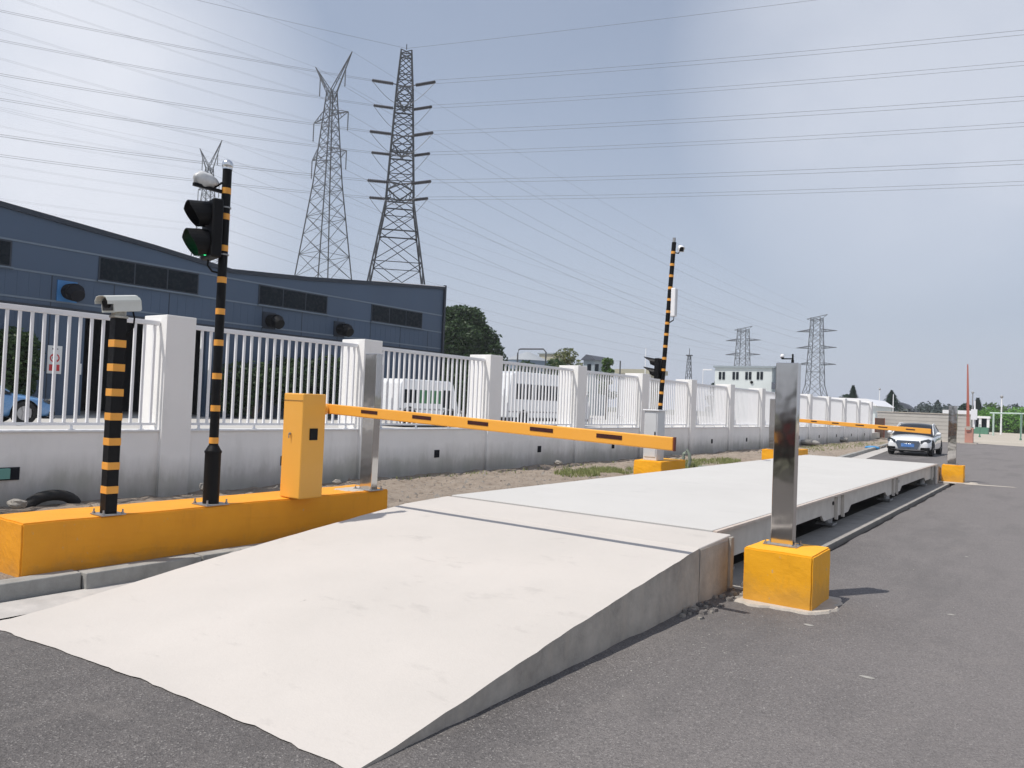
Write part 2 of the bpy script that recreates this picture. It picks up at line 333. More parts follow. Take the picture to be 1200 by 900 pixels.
# ------------------------------------------------------------------ ground, road, kerb, verge
EX, WX = -2.42, -5.76          # weighbridge east and west edges
DZ = .5                        # deck height
g = MB(); S = 3500
g.add([(-S, -S, -.30), (S, -S, -.30), (S, S, -.30), (-S, S, -.30)], [(0, 1, 2, 3)]); struct(g, 'ground', M['earth'])
def slab(name, polys, z0, z1, mat):
    mb = MB()
    for (x0, y0, x1, y1) in polys: mb.box((x0, y0, z0), (x1, y1, z1))
    return struct(mb, name, mat)
# asphalt: shared outline round the weighbridge pit
mb = MB()
def outline(pts, z0, z1, mb):
    mb.prism(pts, 2, z0, z1)
road = []
road += [(-6.14, -15), (60, -15), (60, 64.5), (-2, 64.8), (-5.6, 66.2), (-9.5, 66.5), (-9.2, 56), (-7.62, 43), (-6.9, 36), (-6.3, 30), (-6.15, 26), (-6.15, 22.95), (-2.2, 22.95)]
y = 22.9
while y > 7.1:
    road.append((-2.2+random.uniform(-.018, .03)+(.05 if y < 8 else 0), y)); y -= .35
road += [(-2.28, 6.9), (-6.14, 6.9)]
outline(road, -.12, 0, mb); o = struct(mb, 'road', M['asphalt'])
slab('pit_floor', [(-6.3, 6.5, -2.05, 23.4)], -.28, -.10, M['pitshade'])
slab('pit_ledge', [(-2.82, 7.0, -2.36, 22.9)], -.099, -.02, M['pit'])
# far forecourt
mb = MB(); mb.add([(-14, 66.0, -.001), (-5.7, 66.3, -.001), (-2, 64.9, -.001), (60, 64.6, -.001), (60, 160, -.001), (-14, 160, -.001)], [(0, 1, 2, 3, 4, 5)])
for v in mb.v: v.z = .004
struct(mb, 'forecourt', M['beigeyard'])
# pale strip along asphalt edge
mb = MB(); pts = [(-5.7, 66.3), (-2, 64.9), (12, 64.6), (40, 64.5)]
for a, b_ in zip(pts, pts[1:]): mb.add([(a[0], a[1]-.25, .008), (b_[0], b_[1]-.25, .008), (b_[0], b_[1]+.25, .008), (a[0], a[1]+.25, .008)], [(0, 1, 2, 3)])
struct(mb, 'forecourt_edge', M['mortar'])
# factory yard behind the fence
mb = MB(); mb.box((-140, -40, -.29), (-11.95, 160, .42)); struct(mb, 'yard', M['yard'])
# verge
mb = MB(); nx, x0, x1 = 58, -11.5, -6.34
ys = []; y = -6.0
while y < 66: ys.append(y); y += .09 if y < 26 else .25
def verge_z(x, y):
    t = (x-x0)/(x1-x0); base = -.07+.19*t
    n = noise.fractal(Vector((x*1.1, y*1.1, 3)), .9, 2.1, 5)*.055+noise.fractal(Vector((x*4, y*4, 7)), .7, 2.1, 5)*.04
    edge = min(1, (1-t)*5); bankw = 0
    return base+n*edge+bankw+(.05*max(0, noise.noise(Vector((x*.9, y*.5, 9)))) if y > 24 else 0)
k1 = []
for y in ys:
    # the verge follows the kerb, which drifts left far away
    kx = x1 if y < 26 else x1-(y-26)*.075
    for i in range(nx+1):
        x = x0+(kx-x0)*i/nx; mb.v.append(Vector((x, y, verge_z(x, y))))
for j in range(len(ys)-1):
    for i in range(nx): a = j*(nx+1)+i; mb.f.append((a, a+1, a+nx+2, a+nx+1)); mb.mi.append(0)
o = struct(mb, 'verge_soil', M['dirt'], smooth=True)
# kerb: stones 1 m long with open joints, one continuous run
mb = MB(); y = -6.0
def kxy(y): return -6.15 if y < 26 else -6.15-(y-26)*.088
i = 0
while y < 60:
    ln = .99; a, b_ = kxy(y), kxy(y+ln); off = random.uniform(-.006, .006)+(-.06 if y < 2.5 else 0); dz = random.uniform(-.005, .005)
    if not (7.1 < y < 21.5):
        mb.add([(a-.17+off, y, -.1), (a+off, y, -.1), (b_+off, y+ln, -.1), (b_-.17+off, y+ln, -.1),
                (a-.17+off, y, .135+dz), (a-.015+off, y, .135+dz), (b_-.015+off, y+ln, .135+dz), (b_-.17+off, y+ln, .135+dz)],
               [(0, 3, 2, 1), (4, 5, 6, 7), (0, 1, 5, 4), (1, 2, 6, 5), (2, 3, 7, 6), (3, 0, 4, 7)])
    y += 1.0
struct(mb, 'kerb', M['kerb'], bevel=.008)
mb = MB(); n = 40
for i in range(n+1):
    y = -6+13.2*i/n; mb.v += [Vector((-6.18, y, .0)), Vector((-5.765, y, 0))]
for v in mb.v: v.z = .012
mb.f = [(2*i, 2*i+1, 2*i+3, 2*i+2) for i in range(n)]; mb.mi = [0]*n
struct(mb, 'gutter', M['gutter'])
mb = MB(); n = 30
for i in range(n+1):
    y = 27+33*i/n; mb.v += [Vector((kxy(y)-.02, y, .012)), Vector((kxy(y)+.55, y, .012))]
mb.f = [(2*i, 2*i+1, 2*i+3, 2*i+2) for i in range(n)]; mb.mi = [0]*n
struct(mb, 'gutter', M['gutter'])

# ------------------------------------------------------------------ ramps and weighbridge
prof = [(2.28, 0), (2.6, .03), (3.0, .085), (3.75, .19), (4.4, .27), (5.0, .34), (5.8, .43), (6.12, .462)]
t = thing('approach_ramp', ((EX+WX)/2, 4.5, 0), 'pale concrete ramp sloping up to the near end of the weighbridge', 'ramp', 'ramps up to the weighbridge')
mb = MB(); nn = 48; cols = []
def pz(y):
    for (a, za), (b_, zb) in zip(prof, prof[1:]):
        if y <= b_: return za+(zb-za)*(y-a)/(b_-a)
    return prof[-1][1]
rows = 44
for i in range(nn+1):
    f = i/nn; x = WX+(EX-WX)*f; ys0 = 2.14+.19*math.sin(min(1, f*1.25)*math.pi*.5)+.02*noise.noise(Vector((x*6, 0, 0)))+.012*noise.noise(Vector((x*22, 4, 0)))
    for j in range(rows+1):
        y = ys0+(6.12-ys0)*j/rows
        z = pz(y) if j else .003
        ex = .012*noise.noise(Vector((y*5, f*9, 2))) if i in (0, nn) else 0
        mb.v.append(Vector((x+ex, y, max(z, .006)+.003*noise.noise(Vector((x*2, y*2, 5))))))
for i in range(nn):
    for j in range(rows): a = i*(rows+1)+j; mb.f.append((a, a+rows+1, a+rows+2, a+1)); mb.mi.append(0)
mb.build('ramp_surface', M['ramp'], t, smooth=True)
top = mb
sd = MB()
for i in (0, nn):
    pts = [top.v[i*(rows+1)+j] for j in range(rows+1)]
    n0 = len(sd.v)
    for k, p in enumerate(pts): sd.v += [p.copy(), Vector((p.x+(.03*noise.noise(Vector((p.y*2, 1, 1)))), p.y, -.12))]
    for k in range(rows): a = n0+2*k; sd.f.append((a, a+1, a+3, a+2)); sd.mi.append(0)
sd.box((WX+.002, 6.06, -.1), (EX-.002, 6.1195, .455))
sd.build('ramp_body', M['rampside'], t)
# concrete sill (level) between ramp and deck
t2 = thing('ramp_sill', ((EX+WX)/2, 6.5, 0), 'level concrete sill between the near ramp and the steel deck', 'concrete sill')
mb = MB(); mb.box((WX-.02, 6.1215, -.1), (EX+.0, 6.86, DZ-.008)); 
for v in mb.v:
    if v.z > .3 and v.y < 6.2: v.z = .4635
mb.build('sill_block', [M['ramp']], t2, bevel=.012)
mb = MB(); mb.box((EX+.002, 6.125, -.11), (EX+.006, 6.78, .448)); mb.build('sill_face', M['rampside'], t2); mb = MB(); mb.box((EX+.002, 6.785, -.11), (EX+.03, 6.86, .475)); mb.build('end_flange', M['rampside'], t2, bevel=.005)
mb = MB(); mb.box((WX+.1, 6.862, .35), (EX-.2, 6.90, DZ-.03)); mb.build('joint_filler', M['black'], t2)
# deck
ED = EX-.18
t = thing('weighbridge', ((ED+WX)/2, 14.5, 0), 'long low white steel truck weighbridge deck on girders beside the road', 'weighbridge')
Y0, Y1 = 6.905, 22.1
mb = MB()
for a, b_ in ((Y0, 11.95), (11.958, 17.0), (17.008, Y1)): mb.box((WX, a, DZ-.03), (ED-.012, b_, DZ))
mb.build('deck', M['deck'], t, bevel=.004)
mb = MB(); mb.box((ED-.009, Y0, DZ-.034), (ED+.03, Y1, DZ-.004)); mb.build('deck_edge', M['lip'], t, bevel=.004)
mb = MB()
prf = [(Y0, .17), (9.6, .16), (9.8, .24), (11.0, .24), (11.15, .15), (12.6, .15), (12.8, .24), (15.6, .24), (15.8, .15), (17.2, .15), (17.4, .24), (20.5, .24), (20.7, .15), (Y1, .15), (Y1, DZ-.036), (Y0, DZ-.036)]
mb.prism(prf, 0, ED-.075, ED-.045); mb.build('side_girder', M['beam'], t)
mb = MB(); mb.box((WX+.06, Y0, .18), (WX+.09, Y1, DZ-.036)); mb.build('side_girder', M['beam'], t)
for x in (-5.0, -4.1, -3.2):
    mb = MB(); mb.box((x-.06, Y0+.02, .22), (x+.06, Y1-.02, DZ-.032)); mb.build('inner_girder', M['beam'], t)
for y in (7.15, 11.75, 12.15, 16.3, 16.7, 21.6):
    mb = MB(); mb.box((ED-.044, y-.02, .12), (ED-.0, y+.02, DZ-.04)); mb.build('stiffener', M['beam'], t, bevel=.004)
for y in (11.95, 16.5, 21.2, 7.6):
    mb = MB(); mb.cyl((ED-.2, y, .0), (ED-.2, y, .19), .08, n=14); mb.box((ED-.32, y-.13, .012), (ED-.08, y+.13, .04)); mb.build('load_cell_foot', M['galv'], t)
for y in (11.62, 16.95):
    mb = MB(); mb.cyl((ED-.046, y, .36), (ED-.03, y, .36), .028, n=12); mb.build('cable_hole', M['black'], t)
# far ramp
t = thing('approach_ramp', ((ED+WX)/2, 24.2, 0), 'dark topped concrete ramp dropping from the far end of the deck', 'ramp', 'ramps up to the weighbridge')
mb = MB(); mb.prism([(22.12, -.1), (26.3, -.1), (26.3, .008), (25.2, .10), (24.0, .26), (22.9, .42), (22.3, DZ-.008), (22.12, DZ-.004)], 0, WX, ED-.03); mb.build('ramp_body', M['rampside'], t, bevel=.006)
mb = MB(); mb.box((ED-.027, 22.125, -.02), (ED+.02, 22.36, DZ-.01)); mb.build('end_block', M['ramp'], t, bevel=.012)
mb = MB(); mb.add([(WX+.02, 22.5, .481), (ED-.06, 22.5, .481), (ED-.06, 22.92, .422), (WX+.02, 22.92, .422), (WX+.02, 24.0, .266), (ED-.06, 24.0, .266)], [(0, 1, 2, 3), (3, 2, 5, 4)])
mb.build('ramp_surface', M['gutter'], t)

# ------------------------------------------------------------------ orange blocks, steel posts
def steel_post(loc, label, zb, zt, w=.19, d=.10, group='stainless posts flanking the weighbridge'):
    t = thing('steel_post', loc, label, 'post', group); x, y, _ = loc
    mb = MB(); mb.box((x-w/2, y, zb+.006), (x+w/2, y+d, zt)); mb.build('post_shaft', M['steel'], t, bevel=.006, seg=3)
    mb = MB(); mb.box((x-w/2-.05, y-.05, zb), (x+w/2+.05, y+d+.05, zb+.008)); mb.build('base_plate', M['galv'], t)
    for a in (-1, 1):
        for c in (0, 1):
            mb = MB(); px, py = x+a*(w/2+.032), y-.03+c*(d+.06); mb.cyl((px, py, zb+.008), (px, py, zb+.022), .013, n=6); mb.cyl((px, py, zb+.02), (px, py, zb+.04), .006, n=8); mb.build('anchor_bolt', M['galv'], t)
    return t
def rough_box(mb, lo, hi, amp=.008, n=10, seed=0):
    # a hand-cast block: subdivided box, faintly uneven
    x0, y0, z0 = lo; x1, y1, z1 = hi
    bm = bmesh.new(); bmesh.ops.create_cube(bm, size=1)
    for v in bm.verts: v.co = Vector((x0+(v.co.x+.5)*(x1-x0), y0+(v.co.y+.5)*(y1-y0), z0+(v.co.z+.5)*(z1-z0)))
    bmesh.ops.bevel(bm, geom=list(bm.edges), offset=.012, segments=2, affect='EDGES')
    bmesh.ops.subdivide_edges(bm, edges=[e for e in bm.edges if e.calc_length() > .1], cuts=n, use_grid_fill=True)
    for v in bm.verts: p = v.co.copy(); v.co += Vector((noise.noise(p*5+Vector((seed, 0, 0))), noise.noise(p*5+Vector((0, seed+7, 0))), noise.noise(p*5+Vector((0, 3, seed)))))*amp
    for v in bm.verts: p = v.co.copy(); v.co += Vector((noise.noise(p*30), noise.noise(p*30+Vector((9, 9, 9))), 0))*amp*.35
    bm.verts.ensure_lookup_table(); bm.verts.index_update()
    mb.add([v.co.copy() for v in bm.verts], [tuple(v.index for v in f.verts) for f in bm.faces]); bm.free(); return mb
def patch(cx, cy, rx, ry, z0, z1, seed, n=40, mat='mortar'):
    rnd = random.Random(seed); mb = MB(); vs = []
    ph = [rnd.uniform(0, 6) for _ in range(5)]
    for i in range(n):
        a = 2*math.pi*i/n; k = 1/max(abs(math.cos(a)), abs(math.sin(a)))**.85
        w = 1+.07*math.sin(3*a+ph[0])+.05*math.sin(7*a+ph[1])+.05*math.sin(13*a+ph[2])
        vs.append((cx+rx*k*w*math.cos(a), cy+ry*k*w*math.sin(a)))
    mb.v = [Vector((x, y, z0)) for x, y in vs]+[Vector((cx+(x-cx)*.96, cy+(y-cy)*.96, z1)) for x, y in vs]
    mb.f = [tuple(range(n, 2*n))]+[(i, (i+1) % n, n+(i+1) % n, n+i) for i in range(n)]; mb.mi = [0]*len(mb.f); return mb
# near block
t = thing('concrete_block', (-1.9, 6.85, 0), 'square orange painted concrete block under the near steel post by the road', 'concrete block', 'orange concrete blocks')
rough_box(MB(), (-2.19, 6.53, -.02), (-1.625, 7.11, .455), .005).build('block_body', M['orange'], t)
patch(-1.88, 6.83, .37, .40, -.01, .018, 3).build('mortar_skirt', M['mortar'], t)
POST = steel_post((-1.975, 6.86, .457), 'tall stainless steel post on the near orange block in front of the weighbridge', .457, 2.05)
# little sensor on top of the post
t = thing('sensor', (-1.97, 6.9, 2.05), 'tiny black and white sensor on a bent arm atop the near steel post', 'sensor')
mb = MB(); mb.cyl((-1.945, 6.92, 2.052), (-1.945, 6.92, 2.078), .012, n=10); mb.cyl((-1.945, 6.92, 2.076), (-1.945, 6.92, 2.13), .008, n=8); mb.box((-2.04, 6.913, 2.083), (-1.937, 6.927, 2.093)); mb.build('bracket', M['black'], t)
mb = MB(); mb.ball((-2.035, 6.92, 2.112), .019, mi=0); mb.build('dome', M['whitemetal'], t, smooth=True)
mb = MB(); mb.cyl((-2.035, 6.92, 2.092), (-2.035, 6.92, 2.105), .015, n=10); mb.build('dome_base', M['black'], t)
# far block + post
t = thing('concrete_block', (-2.35, 23.2, 0), 'square orange concrete block under the far steel post beyond the deck', 'concrete block', 'orange concrete blocks')
rough_box(MB(), (-2.57, 23.0, -.02), (-2.07, 23.4, .45), .010, seed=4).build('block_body', M['orange'], t)
patch(-2.3, 23.2, .5, .36, -.01, .016, 8).build('mortar_skirt', M['mortar'], t)
mb = MB(); mb.add([(-2.0, 22.6, .006), (-.9, 22.95, .006), (-1.0, 23.1, .006), (-2.0, 23.0, .006)], [(0, 1, 2, 3)]); mb.build('mortar_spill', M['mortar'], t)
steel_post((-2.36, 23.15, .452), 'stainless steel post on the far orange block right of the white car', .452, 2.0, w=.2)
# island beam
t = thing('concrete_island', (-6.6, 4.6, 0), 'long low orange painted concrete plinth along the kerb carrying poles and barrier', 'plinth')
rough_box(MB(), (-6.98, 2.62, .10), (-6.40, 6.52, .53), .006, n=14, seed=2).build('plinth_body', M['plinth'], t)
IZ = .533
p_ = patch(-6.62, 6.2, .16, .2, IZ-.004, IZ+.004, 14); tag(p_.build('mortar_smear', M['mortar']), 'thin pale mortar smear on the plinth top beside the steel post', 'mortar smear')
steel_post((-6.50, 6.24, IZ), 'stainless steel post at the far end of the long orange plinth', IZ, 2.1)

# ------------------------------------------------------------------ barriers
def barrier(loc, label, armlen, group, droop, marks, endx, H0=.105, H1=.105):
    t = thing('barrier_gate', loc, label, 'barrier gate', group); x, y, z = loc
    mb = MB(); mb.box((x-.155, y, z+.002), (x+.155, y+.30, z+1.075)); mb.build('cabinet', M['orange_box'], t, bevel=.014, seg=3)
    mb = MB(); mb.box((x+.157, y+.095, z+.60), (x+.161, y+.20, z+.72)); mb.build('access_panel', M['black'], t, bevel=.002)
    mb = MB(); mb.cyl((x-.02, y-.004, z+.66), (x-.02, y-.018, z+.66), .012, n=12); mb.box((x-.024, y-.026, z+.615), (x-.016, y-.018, z+.66)); mb.build('lock', M['galv'], t)
    mb = MB(); mb.box((x-.16, y-.005, z+1.0), (x+.16, y-.002, z+1.003)); mb.build('lid_seam', M['rust'], t)
    ya, yb = y+.41, y+.44; za = z+.915
    def arm(xa, xb, h0, h1, y0, y1):
        mb = MB(); f = lambda xx: za+.005-droop*(xx-(x+.16))
        hh = lambda xx, h: h/2
        mb.add([(xa, y0, f(xa)-h0/2), (xb, y0, f(xb)-h1/2), (xb, y1, f(xb)-h1/2), (xa, y1, f(xa)-h0/2), (xa, y0, f(xa)+h0/2), (xb, y0, f(xb)+h1/2), (xb, y1, f(xb)+h1/2), (xa, y1, f(xa)+h0/2)],
               [(0, 3, 2, 1), (4, 5, 6, 7), (0, 1, 5, 4), (1, 2, 6, 5), (2, 3, 7, 6), (3, 0, 4, 7)]); return mb
    a = arm(x-.10, endx, H0, H1, ya, yb).build('boom_arm', M['arm'], t, bevel=.01, seg=3)
    for (a0, a1) in marks:
        mb = arm(a0, a1, .034, .034, ya-.003, ya-.0005)
        for v in mb.v: v.z += .008
        mb.build('reflector', M['darkred'], a)
    arm(endx+.001, endx+.012, H1+.002, H1+.002, ya-.002, yb+.002).build('end_cap', M['endred'], a)
    mb = MB(); mb.cyl((x+.02, y+.302, za), (x+.02, y+.399, za), .058, n=18); mb.build('arm_hub', M['orange_box'], t)
    return t
mk = [(-5.66, -5.43), (-4.96, -4.72), (-4.29, -4.06), (-3.62, -3.39), (-2.985, -2.76)]
mk = [(atY(a, 488+(a-386)*.093, 5.5).x, atY(b_, 488+(b_-386)*.093, 5.5).x) for a, b_ in ((422, 441), (482, 504), (547, 571), (620, 647), (698, 728))]
barrier((-6.41, 5.10, IZ), 'orange barrier gate cabinet on the long plinth with lowered boom over the near ramp', 4, 'orange barrier gates', .031, mk, atY(788, 522, 5.5).x)
# far barrier, on its own low block
t = thing('concrete_block', (-7.1, 24.7, 0), 'low orange concrete block under the far barrier gate on the verge', 'concrete block', 'orange concrete blocks')
rough_box(MB(), (-7.5, 23.7, .02), (-6.65, 25.7, .50), .010, seed=6).build('block_body', M['orange'], t)
XB = atY(908, 500, 24.4).x+.155
xe = atY(1088, 505, 24.3).x
n_ = [(atY(a, 493+(a-905)*.085, 24.3).x, atY(b_, 493+(b_-905)*.085, 24.3).x) for a, b_ in ((945, 952), (970, 978), (998, 1008), (1025, 1036), (1058, 1069))]
barrier((XB, 24.4, .51), 'orange barrier gate on the verge with its boom lowered in front of the white car', 4, 'orange barrier gates', .04, n_, xe, .10, .15)
steel_post((atY(905, 500, 23.85).x, 23.85, .51), 'dull stainless steel post on the low orange block by the far barrier', .51, 2.05)

# ------------------------------------------------------------------ camera pole on the plinth
def bands(mb, x, y, zs, w, h, kind='sq'):
    for z in zs:
        if kind == 'sq': mb.box((x-w/2, y-w/2, z), (x+w/2, y+w/2, z+h))
        else: mb.cyl((x, y, z), (x, y, z+h), w/2, n=20)
def bullet_camera(t, c, d, ln, w, h, mat, lensmat='black'):
    # housing with rounded hood, glass front, rear cap
    d = Vector(d).normalized(); c = Vector(c); s = d.cross(Vector((0, 0, 1))).normalized(); u = s.cross(d)
    def pt(a, b_, e): return c+d*a+s*b_+u*e
    prof = [(-w/2, -h/2), (w/2, -h/2), (w/2, h*.2), (w*.36, h*.44), (w*.15, h/2), (-w*.15, h/2), (-w*.36, h*.44), (-w/2, h*.2)]
    mb = MB(); n = len(prof); st = [(-ln/2, .8), (-ln/2+.02, 1), (ln/2-.05, 1)]
    for a, k in st: mb.v += [pt(a, p*k, q*k) for p, q in prof]
    for j in range(2):
        for i in range(n): mb.f.append((j*n+i, j*n+(i+1) % n, (j+1)*n+(i+1) % n, (j+1)*n+i))
    mb.f += [tuple(range(n)), tuple(range(3*n-1, 2*n-1, -1))]; mb.mi = [0]*len(mb.f)
    a = mb.build('housing', mat, t, bevel=.004)
    mb = MB()
    hp = [(-w*.54, h*.02), (-w*.54, h*.24), (-w*.38, h*.5), (-w*.16, h*.56), (w*.16, h*.56), (w*.38, h*.5), (w*.54, h*.24), (w*.54, h*.02)]
    ip = [(p*.95, q-.005 if q > 0.02 else q) for p, q in hp]; m = len(hp)
    for a0 in (-ln/2+.03, ln/2+.012):
        mb.v += [pt(a0, p, q) for p, q in hp]+[pt(a0, p, q) for p, q in ip]
    for i in range(m-1):
        mb.f += [(i, i+1, 2*m+i+1, 2*m+i), (m+i, 3*m+i, 3*m+i+1, m+i+1), (i, m+i, m+i+1, i+1), (2*m+i, 2*m+i+1, 3*m+i+1, 3*m+i)]
    mb.f += [(0, 2*m, 3*m, m), (m-1, 2*m-1, 4*m-1, 3*m-1)]; mb.mi = [0]*len(mb.f)
    mb.build('sunshade', mat, t)
    mb = MB(); mb.v = [pt(ln/2-.049, p*.84, q*.80) for p, q in prof]+[pt(ln/2-.043, p*.84, q*.80) for p, q in prof]
    mb.f = [tuple(range(n)), tuple(range(2*n-1, n-1, -1))]+[(i, (i+1) % n, n+(i+1) % n, n+i) for i in range(n)]; mb.mi = [0]*len(mb.f)
    mb.build('lens_window', M['carglass'], t)
    mb = MB(); mb.cyl(pt(ln/2-.043, 0, 0), pt(ln/2-.03, 0, 0), h*.24, n=14); mb.build('lens', M['black'], t)
px, py = -6.47, 3.30
t = thing('striped_post', (px, py, IZ), 'short square black post with orange bands holding the boxy camera', 'post')
PT = atX(138, 373, px).z
mb = MB(); mb.box((px-.049, py-.049, IZ+.006), (px+.049, py+.049, PT)); mb.build('post_shaft', M['black'], t, bevel=.006)
zs = [atX(131, yy, px+.05).z for yy in (405.5, 434, 463.5, 492, 521.5, 550, 578)]
for z in zs: mb = MB(); bands(mb, px, py, [z-.005], .1015, .062); mb.build('orange_band', M['band'], t, bevel=.002)
mb = MB(); mb.box((px-.10, py-.10, IZ-.001), (px+.10, py+.10, IZ+.008)); mb.build('base_plate', M['galv'], t)
for a in (-1, 1):
    for c in (-1, 1):
        mb = MB(); mb.cyl((px+a*.08, py+c*.08, IZ+.008), (px+a*.08, py+c*.08, IZ+.045), .007, n=8); mb.cyl((px+a*.08, py+c*.08, IZ+.008), (px+a*.08, py+c*.08, IZ+.02), .014, n=6); mb.build('anchor_bolt', M['galv'], t)
t = thing('security_camera', (px, py, PT), 'boxy off-white camera on the short banded post in front of the railing', 'camera', 'surveillance cameras')
cc = (px-.02, py+.015, PT+.125); cdir = Vector((.26, -1, -.16))
bullet_camera(t, cc, cdir, .345, .135, .13, M['camhouse'])
mb = MB(); mb.box((px-.05, py-.06, PT+.001), (px+.05, py+.06, PT+.022)); mb.box((px-.032, py-.05, PT+.02), (px+.032, py+.05, PT+.072)); mb.build('bracket', M['bracket'], t, bevel=.006)
mb = MB(); mb.tube([(px+.0, py+.12, PT+.07), (px+.0, py+.135, PT+.02), (px+.0, py+.13, PT-.06), (px+.0, py+.09, PT-.12), (px, py+.05, PT-.13)], .008); mb.build('cable', M['black'], t)

# ------------------------------------------------------------------ signal pole
sx, sy = -6.50, 4.27
t = thing('signal_pole', (sx, sy, IZ), 'tall slim black pole with orange bands and silver ball carrying the traffic light', 'pole')
ST = atX(270, 200, sx).z
mb = MB(); mb.cyl((sx, sy, IZ+.008), (sx, sy, ST), .042, n=24); autosmooth(mb.build('pole_shaft', M['black'], t))
mb = MB(); SL = atX(251, 528, sx).z; mb.cyl((sx, sy, IZ+.009), (sx, sy, SL), .073, n=24); mb.cyl((sx, sy, SL), (sx, sy, SL+.05), .073, .046, n=24); mb.cyl((sx, sy, SL-.02), (sx, sy, SL), .078, n=24); autosmooth(mb.build('lower_sleeve', M['black'], t))
for yy in (224, 254, 291, 328, 365, 401.5, 440.5, 478, 515.5): mb = MB(); bands(mb, sx, sy, [atX(266-(yy-224)*.044, yy+4, sx).z], .0875, .057, 'c'); autosmooth(mb.build('orange_band', M['band'], t))
mb = MB(); mb.ball((sx, sy, ST+.045), .052, 20, 14); mb.cyl((sx, sy, ST), (sx, sy, ST+.012), .048, n=20); autosmooth(mb.build('ball_finial', M['chrome'], t))
mb = MB(); mb.box((sx-.12, sy-.12, IZ-.001), (sx+.12, sy+.12, IZ+.008)); mb.build('base_plate', M['galv'], t)
for a in (-1, 1):
    for c in (-1, 1):
        mb = MB(); mb.cyl((sx+a*.1, sy+c*.1, IZ+.008), (sx+a*.1, sy+c*.1, IZ+.05), .008, n=8); mb.cyl((sx+a*.1, sy+c*.1, IZ+.008), (sx+a*.1, sy+c*.1, IZ+.022), .015, n=6); mb.build('anchor_bolt', M['galv'], t)
# traffic light
zt, zm, zb_ = atX(264, 238, sx).z, atX(264, 271, sx).z, atX(264, 306, sx).z
t = thing('traffic_light', (sx, sy, zb_), 'black two-lamp traffic light with deep visors and the lower lamp green', 'traffic light')
w = .15
mb = MB(); mb.box((sx-.17, sy-.16, zb_+.0), (sx+.15, sy-.06, zt)); mb.build('signal_housing', M['black'], t, bevel=.02, seg=3)
for z0, z1, lit in ((zm+.005, zt-.01, 0), (zb_+.01, zm-.005, 1)):
    zc = (z0+z1)/2; rr = (z1-z0)/2-.004; xc = sx-.01
    mb = MB(); n = 20; ln = .185
    a0, a1 = R(-66), R(246)
    for k in range(2):
        rad = rr-(.006 if k else 0)
        for i in range(n+1):
            a = a0+(a1-a0)*i/n; cut = ln*(.45+.55*min(1, max(0, (math.sin(a)+.85)/1.3)))
            mb.v += [Vector((xc+rad*math.cos(a), sy-.16, zc+rad*math.sin(a))), Vector((xc+rad*1.0*math.cos(a), sy-.16-cut, zc-.02*(cut/ln)+rad*math.sin(a)*1.0))]
    m_ = 2*(n+1)
    for i in range(n): mb.f += [(2*i, 2*i+2, 2*i+3, 2*i+1), (m_+2*i, m_+2*i+1, m_+2*i+3, m_+2*i+2), (2*i+1, 2*i+3, m_+2*i+3, m_+2*i+1)]
    mb.f += [(0, 1, m_+1, m_), (2*n, m_+2*n, m_+2*n+1, 2*n+1)]
    mb.mi = [0]*len(mb.f); mb.build('visor', M['black'], t)
    mb = MB(); mb.cyl((xc, sy-.160, zc), (xc, sy-.185, zc), rr-.012, rr-.05, n=24); mb.build('lamp_lens', M['greenlamp'] if lit else M['darkred'], t)
for z in (zt-.05, zb_+.05):
    mb = MB(); mb.cyl((sx, sy, z), (sx, sy, z+.012), .052, n=16); mb.box((sx-.02, sy-.09, z-.004), (sx+.02, sy-.03, z+.016)); mb.build('clamp', M['galv'], t)
mb = MB(); mb.tube([(sx-.08, sy-.11, zb_+.01), (sx-.09, sy-.11, zb_-.05), (sx-.04, sy-.08, zb_-.11), (sx, sy-.045, zb_-.12)], .01); mb.build('cable', M['black'], t)
t.rotation_euler.z = R(-15)
# wrapped camera near pole top
zc = atX(266, 224, sx).z
t = thing('security_camera', (sx, sy, zc), 'pale plastic-wrapped camera bracketed near the top of the traffic light pole', 'camera', 'surveillance cameras')
mb = MB(); mb.box((sx-.03, sy-.33, zc-.03), (sx+.0, sy-.03, zc)); mb.tube([(sx-.015, sy-.04, zc+.07), (sx-.015, sy-.12, zc)], .01); mb.build('bracket', M['black'], t)
rnd = random.Random(5); mb = MB(); mb.ball((0, 0, 0), 1, 18, 12)
for v in mb.v:
    p = v.copy(); k = 1+.16*noise.noise(p*2.3+Vector((5, 1, 2)))+.08*noise.noise(p*6)
    v.x = sx-.03+p.x*.07*k; v.y = sy-.20+p.y*.125*k; v.z = zc+.055+p.z*.07*k*(1-.3*p.y)
mb.build('wrapped_housing', M['plastic_clear'], t, smooth=True)

# ------------------------------------------------------------------ second pole, cabinet and block
t = thing('concrete_block', (-7.1, 16.2, 0), 'low orange concrete block under the grey cabinet on the verge', 'concrete block', 'orange concrete blocks')
rough_box(MB(), (-7.60, 15.25, .03), (-6.95, 16.55, .47), .010, seed=9).build('block_body', M['orange'], t)
t = thing('control_cabinet', (-7.3, 15.55, .47), 'light grey steel cabinet on the low orange block beside the banded camera pole', 'cabinet')
mb = MB(); mb.box((-7.46, 15.40, .472), (-7.14, 15.78, 1.55)); mb.build('cabinet_body', M['cabinet'], t, bevel=.01)
mb = MB(); mb.box((-7.49, 15.37, 1.552), (-7.11, 15.81, 1.58)); mb.build('cabinet_lid', M['whitemetal'], t, bevel=.006)
mb = MB(); mb.box((-7.43, 15.389, .55), (-7.17, 15.397, 1.5)); mb.build('cabinet_door', M['cabinet'], t, bevel=.002)
mb = MB(); mb.box((-7.20, 15.376, 1.0), (-7.18, 15.388, 1.1)); mb.build('door_handle', M['black'], t)
p0 = atX(765.5, 562, -7.15); p1 = atX(790, 285, -7.15)
qx, qy = -7.15, 15.95; lean = Vector((.0, .0, 0))
